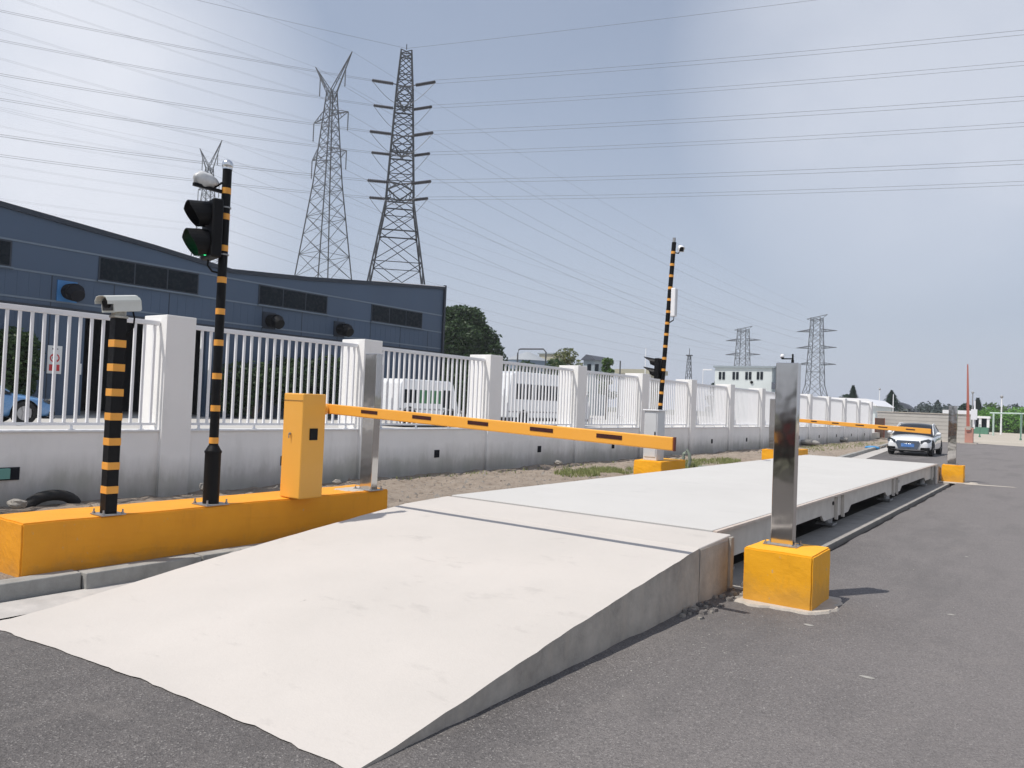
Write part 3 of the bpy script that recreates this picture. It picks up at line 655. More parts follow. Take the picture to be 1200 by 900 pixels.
pt_z = atY(790, 284, qy).z; topx = atY(790, 284, qy).x; botx = atY(768.5, 541, qy).x
t = thing('camera_pole', (botx, qy, .47), 'tall slightly leaning black pole with orange bands behind the grey cabinet', 'pole')
def on(z): f = (z-.47)/(pt_z-.47); return Vector((botx+(topx-botx)*f, qy, z))
mb = MB(); mb.cyl(on(.475), on(pt_z), .05, n=20); autosmooth(mb.build('pole_shaft', M['black'], t))
for yy in (297, 311, 324, 338, 351.5, 365.5, 379, 392, 406, 420, 433.5, 447, 460.5, 474):
    z = atY(779, yy, qy).z; mb = MB(); mb.cyl(on(z-.028), on(z+.028), .0522, n=20); autosmooth(mb.build('orange_band', M['band'], t))
mb = MB(); mb.cyl(on(pt_z), on(pt_z)+Vector((0, 0, .10)), .035, n=14); mb.build('pole_cap', M['galv'], t)
zz = on(atY(791, 292, qy).z)
t = thing('security_camera', zz, 'small white bullet camera near the top of the leaning banded pole', 'camera', 'surveillance cameras')
bullet_camera(t, zz+Vector((.17, .02, .0)), (.55, -.8, -.35), .24, .11, .12, M['whitemetal'])
mb = MB(); mb.tube([zz+Vector((.04, 0, -.08)), zz+Vector((.12, 0, -.1)), zz+Vector((.15, .02, -.04))], .016); mb.build('bracket', M['black'], t)
za, zb = atY(788, 338, qy).z, atY(788, 371, qy).z; bp = on((za+zb)/2)
t = thing('speaker_column', (bp.x+.12, qy, zb), 'tall narrow white box fixed to the side of the leaning banded pole', 'column speaker')
mb = MB(); mb.box((bp.x+.068, qy-.07, zb), (bp.x+.17, qy+.06, za)); mb.build('speaker_body', M['whitemetal'], t, bevel=.012)
mb = MB(); mb.box((bp.x+.172, qy-.06, zb+.03), (bp.x+.178, qy+.05, za-.03)); mb.build('side_panel', M['cabinet'], t)
mb = MB(); mb.tube([(bp.x+.13, qy, zb+.002), (bp.x+.12, qy, zb-.08), (bp.x+.03, qy, zb-.13)], .013); mb.build('cable', M['black'], t)
z0, z1 = atY(775, 444, qy).z, atY(775, 420, qy).z; sp = on((z0+z1)/2)
t = thing('traffic_light', (sp.x, qy, z0), 'dark traffic light turned away on the leaning banded pole', 'traffic light')
mb = MB(); mb.box((sp.x-.17, qy-.14, z0), (sp.x-.062, qy+.16, z1)); mb.build('signal_housing', M['black'], t, bevel=.02)
for a, b_ in ((z0, (z0+z1)/2), ((z0+z1)/2, z1)):
    mb = MB(); zc = (a+b_)/2; rr = (b_-a)/2-.01
    for k in range(13):
        an = R(-40)+R(260)*k/12; cut = .12+.20*max(0, math.sin(an)); mb.v += [Vector((sp.x-.17, qy+rr*math.cos(an), zc+rr*math.sin(an))), Vector((sp.x-.17-cut, qy+rr*math.cos(an)*1.05, zc+.05+rr*math.sin(an)*1.05))]
    mb.f = [(2*k, 2*k+2, 2*k+3, 2*k+1) for k in range(12)]; mb.mi = [0]*12
    o = mb.build('visor', M['black'], t); s = o.modifiers.new('s', 'SOLIDIFY'); s.thickness = .008
    mb = MB(); mb.cyl((sp.x-.171, qy, zc), (sp.x-.18, qy, zc), rr-.01, n=16); mb.build('lamp_lens', M['darkglass'], t)
# bent sleeve stub beside the block
q = atZ(804, 547, .12)
t = thing('cable_stub', (q.x, q.y, .1), 'grey green upright bent cable sleeve standing beside the cabinet block', 'cable sleeve')
mb = MB(); h = atY(804, 527, q.y).z
mb.tube([(q.x-.04, q.y, .05), (q.x-.09, q.y, .25), (q.x-.07, q.y, h-.1), (q.x+.01, q.y, h), (q.x+.08, q.y, h-.12), (q.x+.10, q.y, .28), (q.x+.04, q.y, .05)], .045, n=8); autosmooth(mb.build('sleeve', M['stub'], t), 60)
tag(MB().box((0, 0, 0), (.01, .01, .01)) and MB().tube([(q.x+.3, q.y+.1, .14), (q.x+.55, q.y+.0, .17), (q.x+.8, q.y+.2, .15)], .03, n=7).build('hose', M['stub']), 'short grey hose lying on the soil by the cable sleeve', 'hose')

# ------------------------------------------------------------------ perimeter fence
FX = -11.38
t = thing('perimeter_fence', (FX, 30, 0), 'long white wall with square pillars and white bar railings behind the verge', 'fence')
YE = 60.9; P0, PS = 6.56, 4.175
ycols = [P0+PS*k for k in range(-3, 14)]
mb = MB(); nY = 260; 
mb.box((FX-.30, -8, -.1), (FX-.075, YE, .925)); mb.build('base_wall', M['wallpaint'], t)
mb = MB(); mb.box((FX-.33, -8, .927), (FX-.05, YE, .955)); mb.build('wall_coping', M['white'], t, bevel=.004)
rl = None
for k, yc in enumerate(ycols):
    mb = MB(); mb.box((FX-.66, yc, -.1), (FX, yc+.5, 2.755)); mb.build('pillar', M['wallpaint'], t, bevel=.008)
    if k == len(ycols)-1: continue
    a, b_ = yc+.5, yc+PS
    mb = MB(); n = 22; sp_ = (b_-a-.16)/n; xr = FX-.20
    for i in range(n+1):
        y = a+.08+sp_*i; j1, j2 = random.uniform(-.004, .004), random.uniform(-.004, .004); mb.box((xr-.018, y-.018+j1, 1.06), (xr+.018, y+.018+j1, 2.58)); mb.v[-1].y += j2; mb.v[-2].y += j2; mb.v[-3].y += j2; mb.v[-4].y += j2
    mb.build('railing_bars', M['whitemetal'], t)
    mb = MB(); mb.box((xr-.03, a+.01, 2.582), (xr+.03, b_-.01, 2.655)); mb.build('top_rail', M['whitemetal'], t, bevel=.006)
    mb = MB(); mb.box((xr-.024, a+.01, 1.02), (xr+.024, b_-.01, 1.058)); mb.build('bottom_rail', M['whitemetal'], t)
    for fy in (.07, .36, .66, .94):
        mb = MB(); y = a+(b_-a)*fy; mb.box((xr-.015, y-.015, .957), (xr+.015, y+.015, 1.018)); mb.box((xr-.035, y-.035, .956), (xr+.035, y+.035, .963)); mb.build('rail_foot', M['whitemetal'], t)
    mb = MB(); mb.tube([(FX-.1, b_-.02, 2.54), (FX-.02, b_+.10, 2.52), (FX+.0, b_+.12, 2.2)], .006); 
    # drain opening low in the base wall
    yy = a+(b_-a)*.52; mb = MB(); mb.box((FX-.076, yy-.085, .30), (FX-.066, yy+.085, .47)); (mb.build('drain_opening', M['darkroom'], t) if k != 2 else None)
# teal pipe in the near drain opening
yy = 2.4+.5+.52*3.67
pd = atX(0, 570, FX-.06); pe = atX(22, 570, FX-.06)
mb = MB(); mb.box((FX-.074, pd.y-.12, .29), (FX-.058, pe.y, .46)); mb.build('drain_opening', M['darkroom'], t)
mb = MB(); mb.box((FX-.07, pd.y-.12, .31), (FX-.01, pe.y-.13, .45)); mb.build('drain_pipe', M['teal'], t, bevel=.005)

# half buried tyre, rubble on verge
q = atZ(62, 588, .0)
tag(None or MB().tube([(FX+.22, q.y-.32+.64*(1-math.cos(math.pi*i/12))/2, -.10+.19*math.sin(math.pi*i/12)) for i in range(13)], .075, n=10).build('discarded_tyre', M['tyre'], smooth=True), 'black tyre half buried in the soil against the white wall', 'tyre')
for k, (px_, py_, sc_) in enumerate(((20, 592, .10), (242, 572, .11), (600, 541, .13), (654, 543, .10), (395, 566, .07))):
    q = atZ(px_, py_, .06); mb = MB(); mb.ball((0, 0, 0), 1, 12, 8)
    for v in mb.v: kk = 1+.35*noise.noise(v*1.6+Vector((k*3, 0, 0))); v.x, v.y, v.z = q.x+v.x*sc_*kk*1.2, q.y+v.y*sc_*kk, .08+v.z*sc_*.6*kk
    lab = ('grey stone on the soil just left of the banded camera post', 'grey stone on the soil right of the traffic light pole foot', 'pale lump by the wall foot under the boom', 'darker lump by the wall foot right of the pale lump', 'small stone between the orange cabinet and the left pillar foot')[k]
    tag(mb.build('stone', M['rock']), lab, 'stone', 'stones on the verge')
mb = MB(); rnd = random.Random(11)
for i in range(4200):
    y = rnd.uniform(2, 34) if i % 3 else rnd.uniform(6, 18); x = rnd.uniform(-11.2, -6.5); s = rnd.uniform(.008, .03)*(2.6 if rnd.random() < .07 else 1)
    z = verge_z(x, y)+s*.3; a = rnd.random()*3
    vs = [Vector((math.cos(a+j*2.1)*s*rnd.uniform(.6, 1.3), math.sin(a+j*2.1)*s*rnd.uniform(.6, 1.3), -s*.5)) for j in range(3)]+[Vector((rnd.uniform(-.3, .3)*s, rnd.uniform(-.3, .3)*s, s*.42))]
    mb.add([v+Vector((x, y, z)) for v in vs], [(0, 1, 2), (0, 1, 3), (1, 2, 3), (2, 0, 3)], 0 if rnd.random() < .7 else 1)
tag(mb.build('rubble', [M['rock'], M['dirt']]), 'loose stones and clods scattered over the bare soil verge', 'rubble', kind='stuff')
mb = MB(); rnd = random.Random(12)
def tufts(cx, cy, rx, ry, n, hmax):
    for i in range(n):
        a = rnd.random()*6.28; r_ = math.sqrt(rnd.random()); x = cx+rx*r_*math.cos(a); y = cy+ry*r_*math.sin(a)
        if noise.noise(Vector((x*1.5, y*1.5, 3))) < -.15: continue
        z = verge_z(x, y)-.01
        for j in range(3):
            b1 = rnd.random()*6.28; h = rnd.uniform(.3, 1)*hmax; lx, ly = math.cos(b1)*h*.4, math.sin(b1)*h*.4; w_ = .006+.004*rnd.random()
            mb.add([(x-w_, y, z), (x+w_, y, z), (x+lx*.5+w_*.6, y+ly*.5, z+h*.7), (x+lx, y+ly, z+h), (x+lx*.5-w_*.6, y+ly*.5, z+h*.7)], [(0, 1, 2, 3, 4)])
tufts(-8.9, 16.0, .8, 1.5, 1300, .15); tufts(-8.4, 19.0, .6, 1.7, 1300, .16); tufts(-8.8, 22.6, .9, 1.6, 900, .13); tufts(-10.6, 15, .3, 5, 120, .10); tufts(-9.5, 42, 1.2, 12, 900, .12)
tag(mb.build('grass', M['blade']), 'thin patchy green weeds growing on the soil verge', 'grass', kind='stuff')
mb = MB(); rnd = random.Random(21)
for i in range(190):
    y = rnd.gauss(4.8, .8) if i % 3 else rnd.uniform(3, 16); x = -2.15+abs(rnd.gauss(0, .35)) if i % 3 else rnd.uniform(-2.2, 1.5); s = rnd.uniform(.003, .009)
    if -2.3 < x < -1.5 and 6.4 < y < 7.2: continue
    a = rnd.random()*3; vs = [Vector((math.cos(a+j*2.1)*s*rnd.uniform(.6, 1.3), math.sin(a+j*2.1)*s*rnd.uniform(.6, 1.3), 0)) for j in range(3)]+[Vector((0, 0, s*.6))]
    mb.add([v+Vector((x, y, .001)) for v in vs], [(0, 1, 2), (0, 1, 3), (1, 2, 3), (2, 0, 3)])
for (x, y, s) in ((-1.55, 6.15, .045), (-.72, 7.35, .035), (-.9, 10.6, .03), (-.95, 5.2, .04), (-2.25, 6.62, .05), (-2.3, 6.75, .06), (-2.36, 6.95, .05), (-5.3, 1.2, .05), (-5.1, 1.15, .03)):
    n = 9; vs = [Vector((x+math.cos(2*math.pi*j/n)*s*rnd.uniform(.6, 1.3), y+math.sin(2*math.pi*j/n)*s*.6*rnd.uniform(.6, 1.3), .002)) for j in range(n)]+[Vector((x, y, .008))]
    mb.add(vs, [(j, (j+1) % n, n) for j in range(n)])
tag(mb.build('grit', M['palestone']), 'pale grit and mortar crumbs strewn on the asphalt', 'grit', kind='stuff')
# broken asphalt chunks round the near block and ramp foot
mb = MB(); rnd = random.Random(31)
for i in range(70):
    x = rnd.uniform(-2.40, -2.21); y = rnd.uniform(5.6, 8.2); s = rnd.uniform(.015, .042)
    vs = [Vector((math.cos(j*1.26+rnd.random()*.5)*s, math.sin(j*1.26+rnd.random()*.5)*s*1.4, -.02)) for j in range(5)]; tp = [v*.7+Vector((0, 0, .02+s*.5)) for v in vs]
    mb.add([v+Vector((x, y, 0)) for v in vs+tp], [(5, 6, 7, 8, 9)]+[(j, (j+1) % 5, 5+(j+1) % 5, 5+j) for j in range(5)], i % 2)
tag(mb.build('debris', [M['asphalt'], M['rock']]), 'broken asphalt lumps in the gap at the ramp foot', 'debris', kind='stuff')

# ------------------------------------------------------------------ warehouse
BX = -31.0; BZ = .42
rp = [(-6, 9.3), (11.4, 7.98), (17.1, 7.52), (20.8, 7.12), (25.1, 7.44), (35.55, 8.5)]
t = thing('warehouse', (BX, 15, BZ), 'large blue grey clad warehouse with dipped roofline and strip windows', 'warehouse')
ya, yb = atX(97, 430, BX).y, atX(240, 430, BX).y; dz1 = atX(200, 380, BX).z
poly = [(35.55, BZ-.1), (35.55, 8.5), (25.1, 7.44), (20.8, 7.12), (17.1, 7.52), (11.4, 7.98), (-6, 9.3), (-6, BZ-.1), (ya, BZ-.1), (ya, dz1), (yb, dz1), (yb, BZ-.1)]
fwall = MB(); fwall.prism(poly, 0, BX-.25, BX)
mb = MB(); mb.box((BX-38, 35.3, BZ-.1), (BX-.252, 35.548, 8.45)); mb.build('end_wall', M['blue_clad'], t)
mb = MB(); mb.box((BX-38, -6, BZ-.1), (BX-.252, -5.8, 9.2)); mb.build('end_wall', M['blue_clad'], t)
mb = MB(); q = [(y, z-.05) for y, z in rp]; mb.prism([(y, z) for y, z in q]+[(y, z-.15) for y, z in reversed(q)], 0, BX-38, BX-.26); mb.build('roof', M['roof'], t)
mb = MB(); mb.prism([(y, z+.06) for y, z in rp]+[(y, z-.13) for y, z in reversed(rp)], 0, BX+.003, BX+.10); mb.build('roof_edge', M['blue_dark'], t)
mb = MB(); mb.box((BX+.104, 29.5, 8.02), (BX+.12, 35.6, 8.06))
for v in mb.v:
    if v.y > 33: v.z += .5
    else: v.z -= .07
mb.build('white_flashing', M['whitemetal'], t)
mb = MB(); mb.box((BX-.02, 35.551, BZ), (BX+.12, 35.70, 8.62)); mb.build('corner_post', M['blue_dark'], t)
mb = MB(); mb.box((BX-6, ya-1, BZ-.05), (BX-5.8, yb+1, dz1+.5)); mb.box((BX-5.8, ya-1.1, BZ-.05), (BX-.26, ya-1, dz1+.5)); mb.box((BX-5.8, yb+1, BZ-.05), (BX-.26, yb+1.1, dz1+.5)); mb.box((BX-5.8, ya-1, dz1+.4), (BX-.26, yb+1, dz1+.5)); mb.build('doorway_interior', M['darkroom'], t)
for z in (6.75, 5.72, 4.72):
    mb = MB(); mb.box((BX+.002, -6, z-.035), (BX+.03, 35.5, z+.035)); mb.build('trim_strip', M['trim'], t)
mb = MB(); mb.box((BX+.001, -6, 4.30), (BX+.05, 35.5, 4.52)); mb.build('canopy_strip', M['blue_dark'], t)
# cladding joints and fine ribs, part of the wall sheet
y = -5.5; k = 0
while y < 35:
    wd_, pr = (.03, .010) if k % 6 == 0 else (.018, .006)
    fwall.box((BX+.001, y, dz1+.02 if ya-.2 < y < yb+.2 else BZ), (BX+pr, y+wd_, 4.28), 1 if k % 6 == 0 else 0); fwall.box((BX+.001, y, 4.53), (BX+pr, y+wd_, 5.68), 1 if k % 6 == 0 else 0); y += .39; k += 1
fwall.build('front_wall', [M['blue_clad'], M['blue_dark']], t)
for a, b_ in ((-30, 11), (115, 232), (304, 384), (437, 496)):
    y0, y1 = atX(a, 320, BX).y, atX(b_, 340, BX).y
    if a < 0: y0 = 6.0
    mb = MB(); mb.box((BX+.001, y0, 5.76), (BX+.035, y1, 6.71)); w_ = mb.build('window', M['blue_dark'], t)
    mb = MB(); k = max(2, round((y1-y0)/1.5)); 
    for i in range(k):
        u0_, u1_ = y0+.06+(y1-y0-.06)*i/k, y0+(y1-y0-.06)*(i+1)/k; mb.box((BX+.036, u0_, 5.82), (BX+.042, u1_, 6.65))
    mb.build('pane', M['darkglass'], w_)
    mb = MB(); mb.box((BX+.036, y0-.05, 5.70), (BX+.13, y1+.05, 5.755)); mb.build('sill', M['trim'], w_)
for k, (a, yy) in enumerate(((80, 342), (316, 376), (398, 386))):
    p = atX(a, yy, BX)
    f = thing('wall_fan', (BX, p.y, p.z), ('blue cowled round fan high on the warehouse wall above the camera', 'dark round fan on the warehouse wall right of the traffic light pole', 'dark round fan on the warehouse wall above the second bay of railing')[k], 'wall fan', 'fans on the warehouse wall')
    mb = MB(); mb.box((BX+.002, p.y-.42, p.z-.4), (BX+.06, p.y+.3, p.z+.4)); mb.build('back_plate', M['fanblue'] if k == 0 else M['blue_dark'], f)
    mb = MB(); mb.cyl((BX+.06, p.y, p.z), (BX+.55, p.y, p.z-.05), .30, .34, n=18); mb.cyl((BX+.55, p.y, p.z-.05), (BX+.8, p.y, p.z-.2), .34, .25, n=18); mb.build('cowl', M['black'] if k else M['darkroom'], f)
# signs on warehouse wall
ys_, ye_ = atX(55, 420, BX).y, atX(72, 420, BX).y; zt_, zb2 = atX(63, 405, BX).z, atX(63, 438, BX).z
t = thing('warning_sign', (BX, (ys_+ye_)/2, zb2), 'white no-smoking notice with red circle and red panel on the warehouse wall', 'sign')
mb = MB(); mb.box((BX+.012, ys_, zb2), (BX+.04, ye_, zt_)); mb.build('sign_board', M['signwhite'], t, bevel=.01)
cy_, w2, hh = (ys_+ye_)/2, ye_-ys_, zt_-zb2
mb = MB(); mb.box((BX+.042, ys_+w2*.14, zb2+hh*.1), (BX+.046, ye_-w2*.14, zb2+hh*.33)); mb.build('red_panel', M['signred'], t)
mb = MB(); c0 = zb2+hh*.56; n = 24; ro, ri = w2*.34, w2*.25
mb.v = [Vector((BX+.044, cy_+r_*math.cos(2*math.pi*i/n), c0+r_*math.sin(2*math.pi*i/n))) for r_ in (ro, ri) for i in range(n)]; mb.f = [(i, (i+1) % n, n+(i+1) % n, n+i) for i in range(n)]; mb.mi = [0]*n
mb.add([(BX+.045, cy_-ri*.8, c0+ri*.62), (BX+.045, cy_-ri*.62, c0+ri*.8), (BX+.045, cy_+ri*.8, c0-ri*.62), (BX+.045, cy_+ri*.62, c0-ri*.8)], [(0, 1, 2, 3)])
mb.build('prohibition_ring', M['signred'], t)
mb = MB(); mb.box((BX+.0425, cy_-w2*.16, c0-.03), (BX+.0435, cy_+w2*.12, c0+.03)); mb.box((BX+.0425, cy_+w2*.02, c0+.03), (BX+.0435, cy_+w2*.07, c0+.12)); mb.box((BX+.0425, ys_+w2*.3, zt_-hh*.14), (BX+.044, ye_-w2*.3, zt_-hh*.09)); mb.build('pictogram', M['signblack'], t)
a, b_ = atX(89, 430, BX), atX(95, 430, BX); z0, z1 = atX(92, 439, BX).z, atX(92, 426, BX).z
t = thing('notice_plate', (BX, a.y, z0), 'small pale notice plate left of the dark doorway', 'sign')
mb = MB(); mb.box((BX+.012, a.y, z0), (BX+.035, b_.y, z1)); mb.build('plate_board', M['signwhite'], t)
mb = MB(); [mb.box((BX+.036, a.y+.05, z0+.12+.1*i), (BX+.038, b_.y-.05, z0+.15+.1*i)) for i in range(3)]; mb.build('plate_lines', M['kerb'], t)

# ------------------------------------------------------------------ vehicles
def wheel(parent, c, r_=.32, w=.21, side=1):
    x, y, z = c; mb = MB(); n = 24
    prof = [(-w/2, r_*.62), (-w/2, r_*.93), (-w*.36, r_), (w*.36, r_), (w/2, r_*.93), (w/2, r_*.62)]
    for i in range(n):
        a = 2*math.pi*i/n
        for p, q in prof: mb.v.append(Vector((x+p, y+q*math.cos(a), z+q*math.sin(a))))
    m = len(prof)
    for i in range(n):
        for j in range(m-1): mb.f.append((i*m+j, i*m+j+1, ((i+1) % n)*m+j+1, ((i+1) % n)*m+j)); mb.mi.append(0)
    w_ = mb.build('wheel', M['tyre'], parent, smooth=True)
    mb = MB(); xo = x+side*w*.42; mb.cyl((x-side*.02, y, z), (xo-side*.03, y, z), r_*.63, n=24)
    for i in range(5):
        a = 2*math.pi*i/5; d = Vector((0, math.cos(a), math.sin(a))); s_ = Vector((0, -math.sin(a), math.cos(a))); p = Vector((xo, y, z))
        q = [p+d*.03+s_*.035, p+d*r_*.6+s_*.022, p+d*r_*.6-s_*.022, p+d*.03-s_*.035]; bk = Vector((-side*.03, 0, 0))
        mb.add(q+[v+bk for v in q], [(0, 1, 2, 3), (4, 7, 6, 5), (0, 4, 5, 1), (2, 6, 7, 3)])
    mb.cyl((xo-side*.03, y, z), (xo+side*.005, y, z), .06, n=12)
    mb.build('rim', M['rim'], w_); return w_
def sedan(loc, label, paint, flip, group):
    # modelled nose towards -Y; stations along the length give half width, sill, shoulder, and top
    t = thing('parked_car', (0, 0, 0), label, 'car', group)
    Ln = 4.5
    # y, bottom z, belt z, half width bottom, half width belt, hood centre z
    st = [(-2.25, .30, .52, .55, .60, .56), (-2.20, .22, .62, .76, .74, .68), (-2.05, .19, .68, .84, .82, .76), (-1.5, .18, .76, .89, .86, .87), (-.85, .18, .84, .90, .88, .95), (0, .18, .87, .90, .90, .97), (1.0, .18, .90, .90, .89, .98), (1.6, .19, .92, .88, .86, 1.0), (2.05, .24, .90, .82, .78, .98), (2.22, .34, .80, .70, .66, .86)]
    mb = MB(); m = 0
    for (y, zb, zs, wb, ws, zc) in st:
        ring = [(-wb*.86, zb), (-wb, zb+.12), (-wb*1.01, (zb+zs)/2), (-ws*1.005, zs-.05), (-ws*.95, zs+.02), (-ws*.6, zs+(zc-zs)*.8), (0, zc), (ws*.6, zs+(zc-zs)*.8), (ws*.95, zs+.02), (ws*1.005, zs-.05), (wb*1.01, (zb+zs)/2), (wb, zb+.12), (wb*.86, zb)]
        m = len(ring); mb.v += [Vector((x, y, z)) for x, z in ring]
    for j in range(len(st)-1):
        for i in range(m): a = j*m+i; b_ = j*m+(i+1) % m; mb.f.append((a, b_, b_+m, a+m)); mb.mi.append(0)
    mb.f += [tuple(range(m)), tuple(range(len(st)*m-1, (len(st)-1)*m-1, -1))]; mb.mi += [0, 0]
    body = mb.build('body', [paint, M['tyre']], t); sm = body.modifiers.new('s', 'SUBSURF'); sm.levels = sm.render_levels = 2
    for p in body.data.polygons: p.use_smooth = True
    # cut wheel arches
    for sgn in (-1, 1):
        for yw in (-1.37, 1.33):
            c = MB().cyl((sgn*.62, yw, .33), (sgn*1.1, yw, .33), .385, n=28).build('arch_cutter', M['tyre'], None)
            bo = body.modifiers.new('b', 'BOOLEAN'); bo.operation = 'DIFFERENCE'; bo.object = c; bo.solver = 'EXACT'; c['_cut'] = 1
    # cabin
    mb = MB(); cb = [(-1.05, .86, .80, .88, .02), (-.16, .88, .69, 1.415, .1), (.25, .89, .67, 1.43, .1), (.95, .89, .64, 1.40, .1), (1.72, .86, .76, 1.0, .02)]
    g_ = MB()
    for (y, wl, wt, z, _) in cb: mb.v += [Vector((-wl*.97, y, .86)), Vector((-(wl+wt)/2*1.0, y, .86+(z-.86)*.5)), Vector((-wt, y, z-.045 if z > 1.1 else z)), Vector((-wt*.6, y, z)), Vector((0, y, z+.012)), Vector((wt*.6, y, z)), Vector((wt, y, z-.045 if z > 1.1 else z)), Vector(((wl+wt)/2, y, .86+(z-.86)*.5)), Vector((wl*.97, y, .86))]
    for j in range(4):
        for i in range(8):
            a = j*9+i; mb.f.append((a, a+1, a+10, a+9))
            top_ = i in (2, 3, 4, 5); mb.mi.append(0 if (top_ and j == 2) else 1)
    cab = mb.build('cabin', [paint, M['carglass']], t)
    for p in cab.data.polygons: p.use_smooth = True
    sm = cab.modifiers.new('s', 'SUBSURF'); sm.levels = sm.render_levels = 2
    # pillars
    for sgn in (-1, 1):
        mb = MB(); mb.tube([(sgn*.83, -.97, .92), (sgn*.755, -.55, 1.17), (sgn*.68, -.10, 1.385)], .022, n=6); mb.tube([(sgn*.68, -.10, 1.385), (sgn*.66, .4, 1.405), (sgn*.65, .95, 1.37), (sgn*.74, 1.5, 1.08)], .028, n=6); mb.tube([(sgn*.84, .18, .90), (sgn*.665, .22, 1.39)], .028, n=6); mb.build('pillar', paint, t, smooth=True)
        mb = MB(); mb.ball((sgn*.99, -.62, .98), .1, 10, 8, sc=(1.1, .6, .75)); mb.tube([(sgn*.84, -.64, .92), (sgn*.94, -.63, .95)], .022); mb.build('wing_mirror', paint, t, smooth=True)
        for yw in (-1.37, 1.33): wheel(t, (sgn*.79, yw, .33), .33, .21, sgn)
        # headlamp wraps round the front corner
        mb = MB(); mb.add([(sgn*.50, -2.24, .56), (sgn*.82, -2.10, .60), (sgn*.86, -1.93, .70), (sgn*.76, -2.04, .75), (sgn*.50, -2.22, .665)], [(0, 1, 2, 3, 4)])
        vs = [v+Vector((0, -.018, 0)) for v in mb.v]; bk = [v+Vector((0, .1, 0)) for v in mb.v]
        mb = MB(); mb.add(vs+bk, [(0, 1, 2, 3, 4), (9, 8, 7, 6, 5)]+[(i, (i+1) % 5, 5+(i+1) % 5, 5+i) for i in range(5)]); mb.build('headlight', M['lamp'], t, bevel=.01)
        mb = MB(); mb.box((sgn*.50, -2.275, .27), (sgn*.84, -2.12, .38)) if sgn > 0 else mb.box((-.84, -2.275, .27), (-.50, -2.12, .38))
        for v in mb.v:
            if abs(v.x) > .7: v.y += .10
        mb.build('air_intake', M['black'], t, bevel=.01)
        mb = MB(); mb.box((min(sgn*.42, sgn*.66), 2.05, .70), (max(sgn*.42, sgn*.66), 2.20, .80)); mb.build('tail_light', M['signred'], t, bevel=.01)
        for yy in (-.35, .65):
            mb = MB(); mb.box((sgn*.91-.012, yy, .77), (sgn*.91+.012, yy+.16, .795)); mb.build('door_handle', paint, t)
    gr = [(-.44, .66), (.44, .66), (.48, .55), (.37, .29), (-.37, .29), (-.48, .55)]
    mb = MB(); mb.prism(gr, 1, -2.285, -2.18); gg = mb.build('grille', M['grille'], t, bevel=.012)
    mb = MB(); mb.box((-.26, -2.295, .385), (.26, -2.287, .53)); mb.build('number_plate', M['platebl'], gg)
    for i in range(4):
        mb = MB(); xx = -.105+.07*i; mb.tube([(xx+.045*math.cos(a*math.pi/8), -2.293, .572+.045*math.sin(a*math.pi/8)) for a in range(17)], .007, n=5); mb.build('emblem_ring', M['chrome'], gg)
    mb = MB(); mb.box((-.78, -2.2, .175), (.78, -1.9, .215)); mb.build('lower_lip', M['tyre'], t)
    return t, body
def bake(body):
    cut = [o for o in bpy.data.objects if o.get('_cut')]
    dg = bpy.context.evaluated_depsgraph_get(); dg.update(); ev = body.evaluated_get(dg); me = bpy.data.meshes.new_from_object(ev); body.modifiers.clear(); body.data = me; me.name = 'body'
    for c in cut: bpy.data.objects.remove(c)
t, body = sedan(None, 'white saloon car with blue plate waiting beyond the far boom', M['carwhite'], 0, 'parked cars')
bake(body); t.location = (-5.52, 39.8, .0)
blue = dup(t); blue['label'] = 'light blue car parked in front of the warehouse behind the railing'
def allch(o):
    for c in [x for x in bpy.data.objects if x.parent == o]: yield c; yield from allch(c)
for c in allch(blue):
    if any(mm and mm.name == 'white_car_paint' for mm in c.data.materials):
        c.data = c.data.copy()
        for i, mm in enumerate(c.data.materials):
            if mm.name == 'white_car_paint': c.data.materials[i] = M['carblue']
blue.rotation_euler.z = math.pi; bc = atX(50, 480, -24.5); blue.location = (-24.5, bc.y-2.2, .42)

def van(x, y0, y1, h, label, kind):
    t = thing('parked_'+kind, (x, (y0+y1)/2, .42), label, kind, 'white vehicles in the yard'); z = .42; Ln = y1-y0
    pr = [(y0, z+.45), (y0+.05, z+h*.55), (y0+Ln*.04, z+h-.15), (y0+Ln*.09, z+h), (y1-Ln*.16, z+h), (y1-Ln*.10, z+h-.1), (y1-Ln*.02, z+h*.55), (y1, z+h*.42), (y1, z+.4)]
    mb = MB(); mb.prism(pr, 0, x-2.0, x); mb.build('body', M['carwhite'], t, bevel=.07, seg=3)
    k = max(3, int(Ln/1.15)); a0, a1 = y0+Ln*.08, y1-Ln*.30
    for i in range(k):
        u, v = a0+(a1-a0)*i/k+.04, a0+(a1-a0)*(i+1)/k-.04; mb = MB(); mb.box((x+.002, u, z+h*.50), (x+.014, v, z+h*.78)); mb.build('side_window', M['greenpanel'] if kind == 'van' and i > 0 else M['darkglass'], t, bevel=.004)
    mb = MB(); mb.box((x+.002, y1-Ln*.28, z+h*.42), (x+.014, y1-Ln*.12, z+h*.80)); mb.build('cab_window', M['darkglass'], t, bevel=.004)
    for yw in (y0+Ln*.18, y1-Ln*.16):
        wheel(t, (x-.13, yw, z+.38), .38, .25, 1)
        mb = MB(); mb.cyl((x+.001, yw, z+.40), (x+.006, yw, z+.40), .46, n=24); mb.build('wheel_arch', M['tyre'], t)
    mb = MB(); mb.box((x-1.95, y0+.1, z+.28), (x-.03, y1-.1, z+.47)); mb.build('underbody', M['tyre'], t)
    mb = MB(); mb.box((x+.003, y0+.1, z+.72), (x+.012, y1-.25, z+.78)); mb.build('side_moulding', M['galv'], t)
va, vb = atX(466, 480, -22).y, atX(532, 480, -22).y
van(-22, va, vb+.3, 2.0, 'white van with green side windows seen through the third railing bay', 'van')
va, vb = atX(594, 480, -22).y, atX(676, 480, -22).y
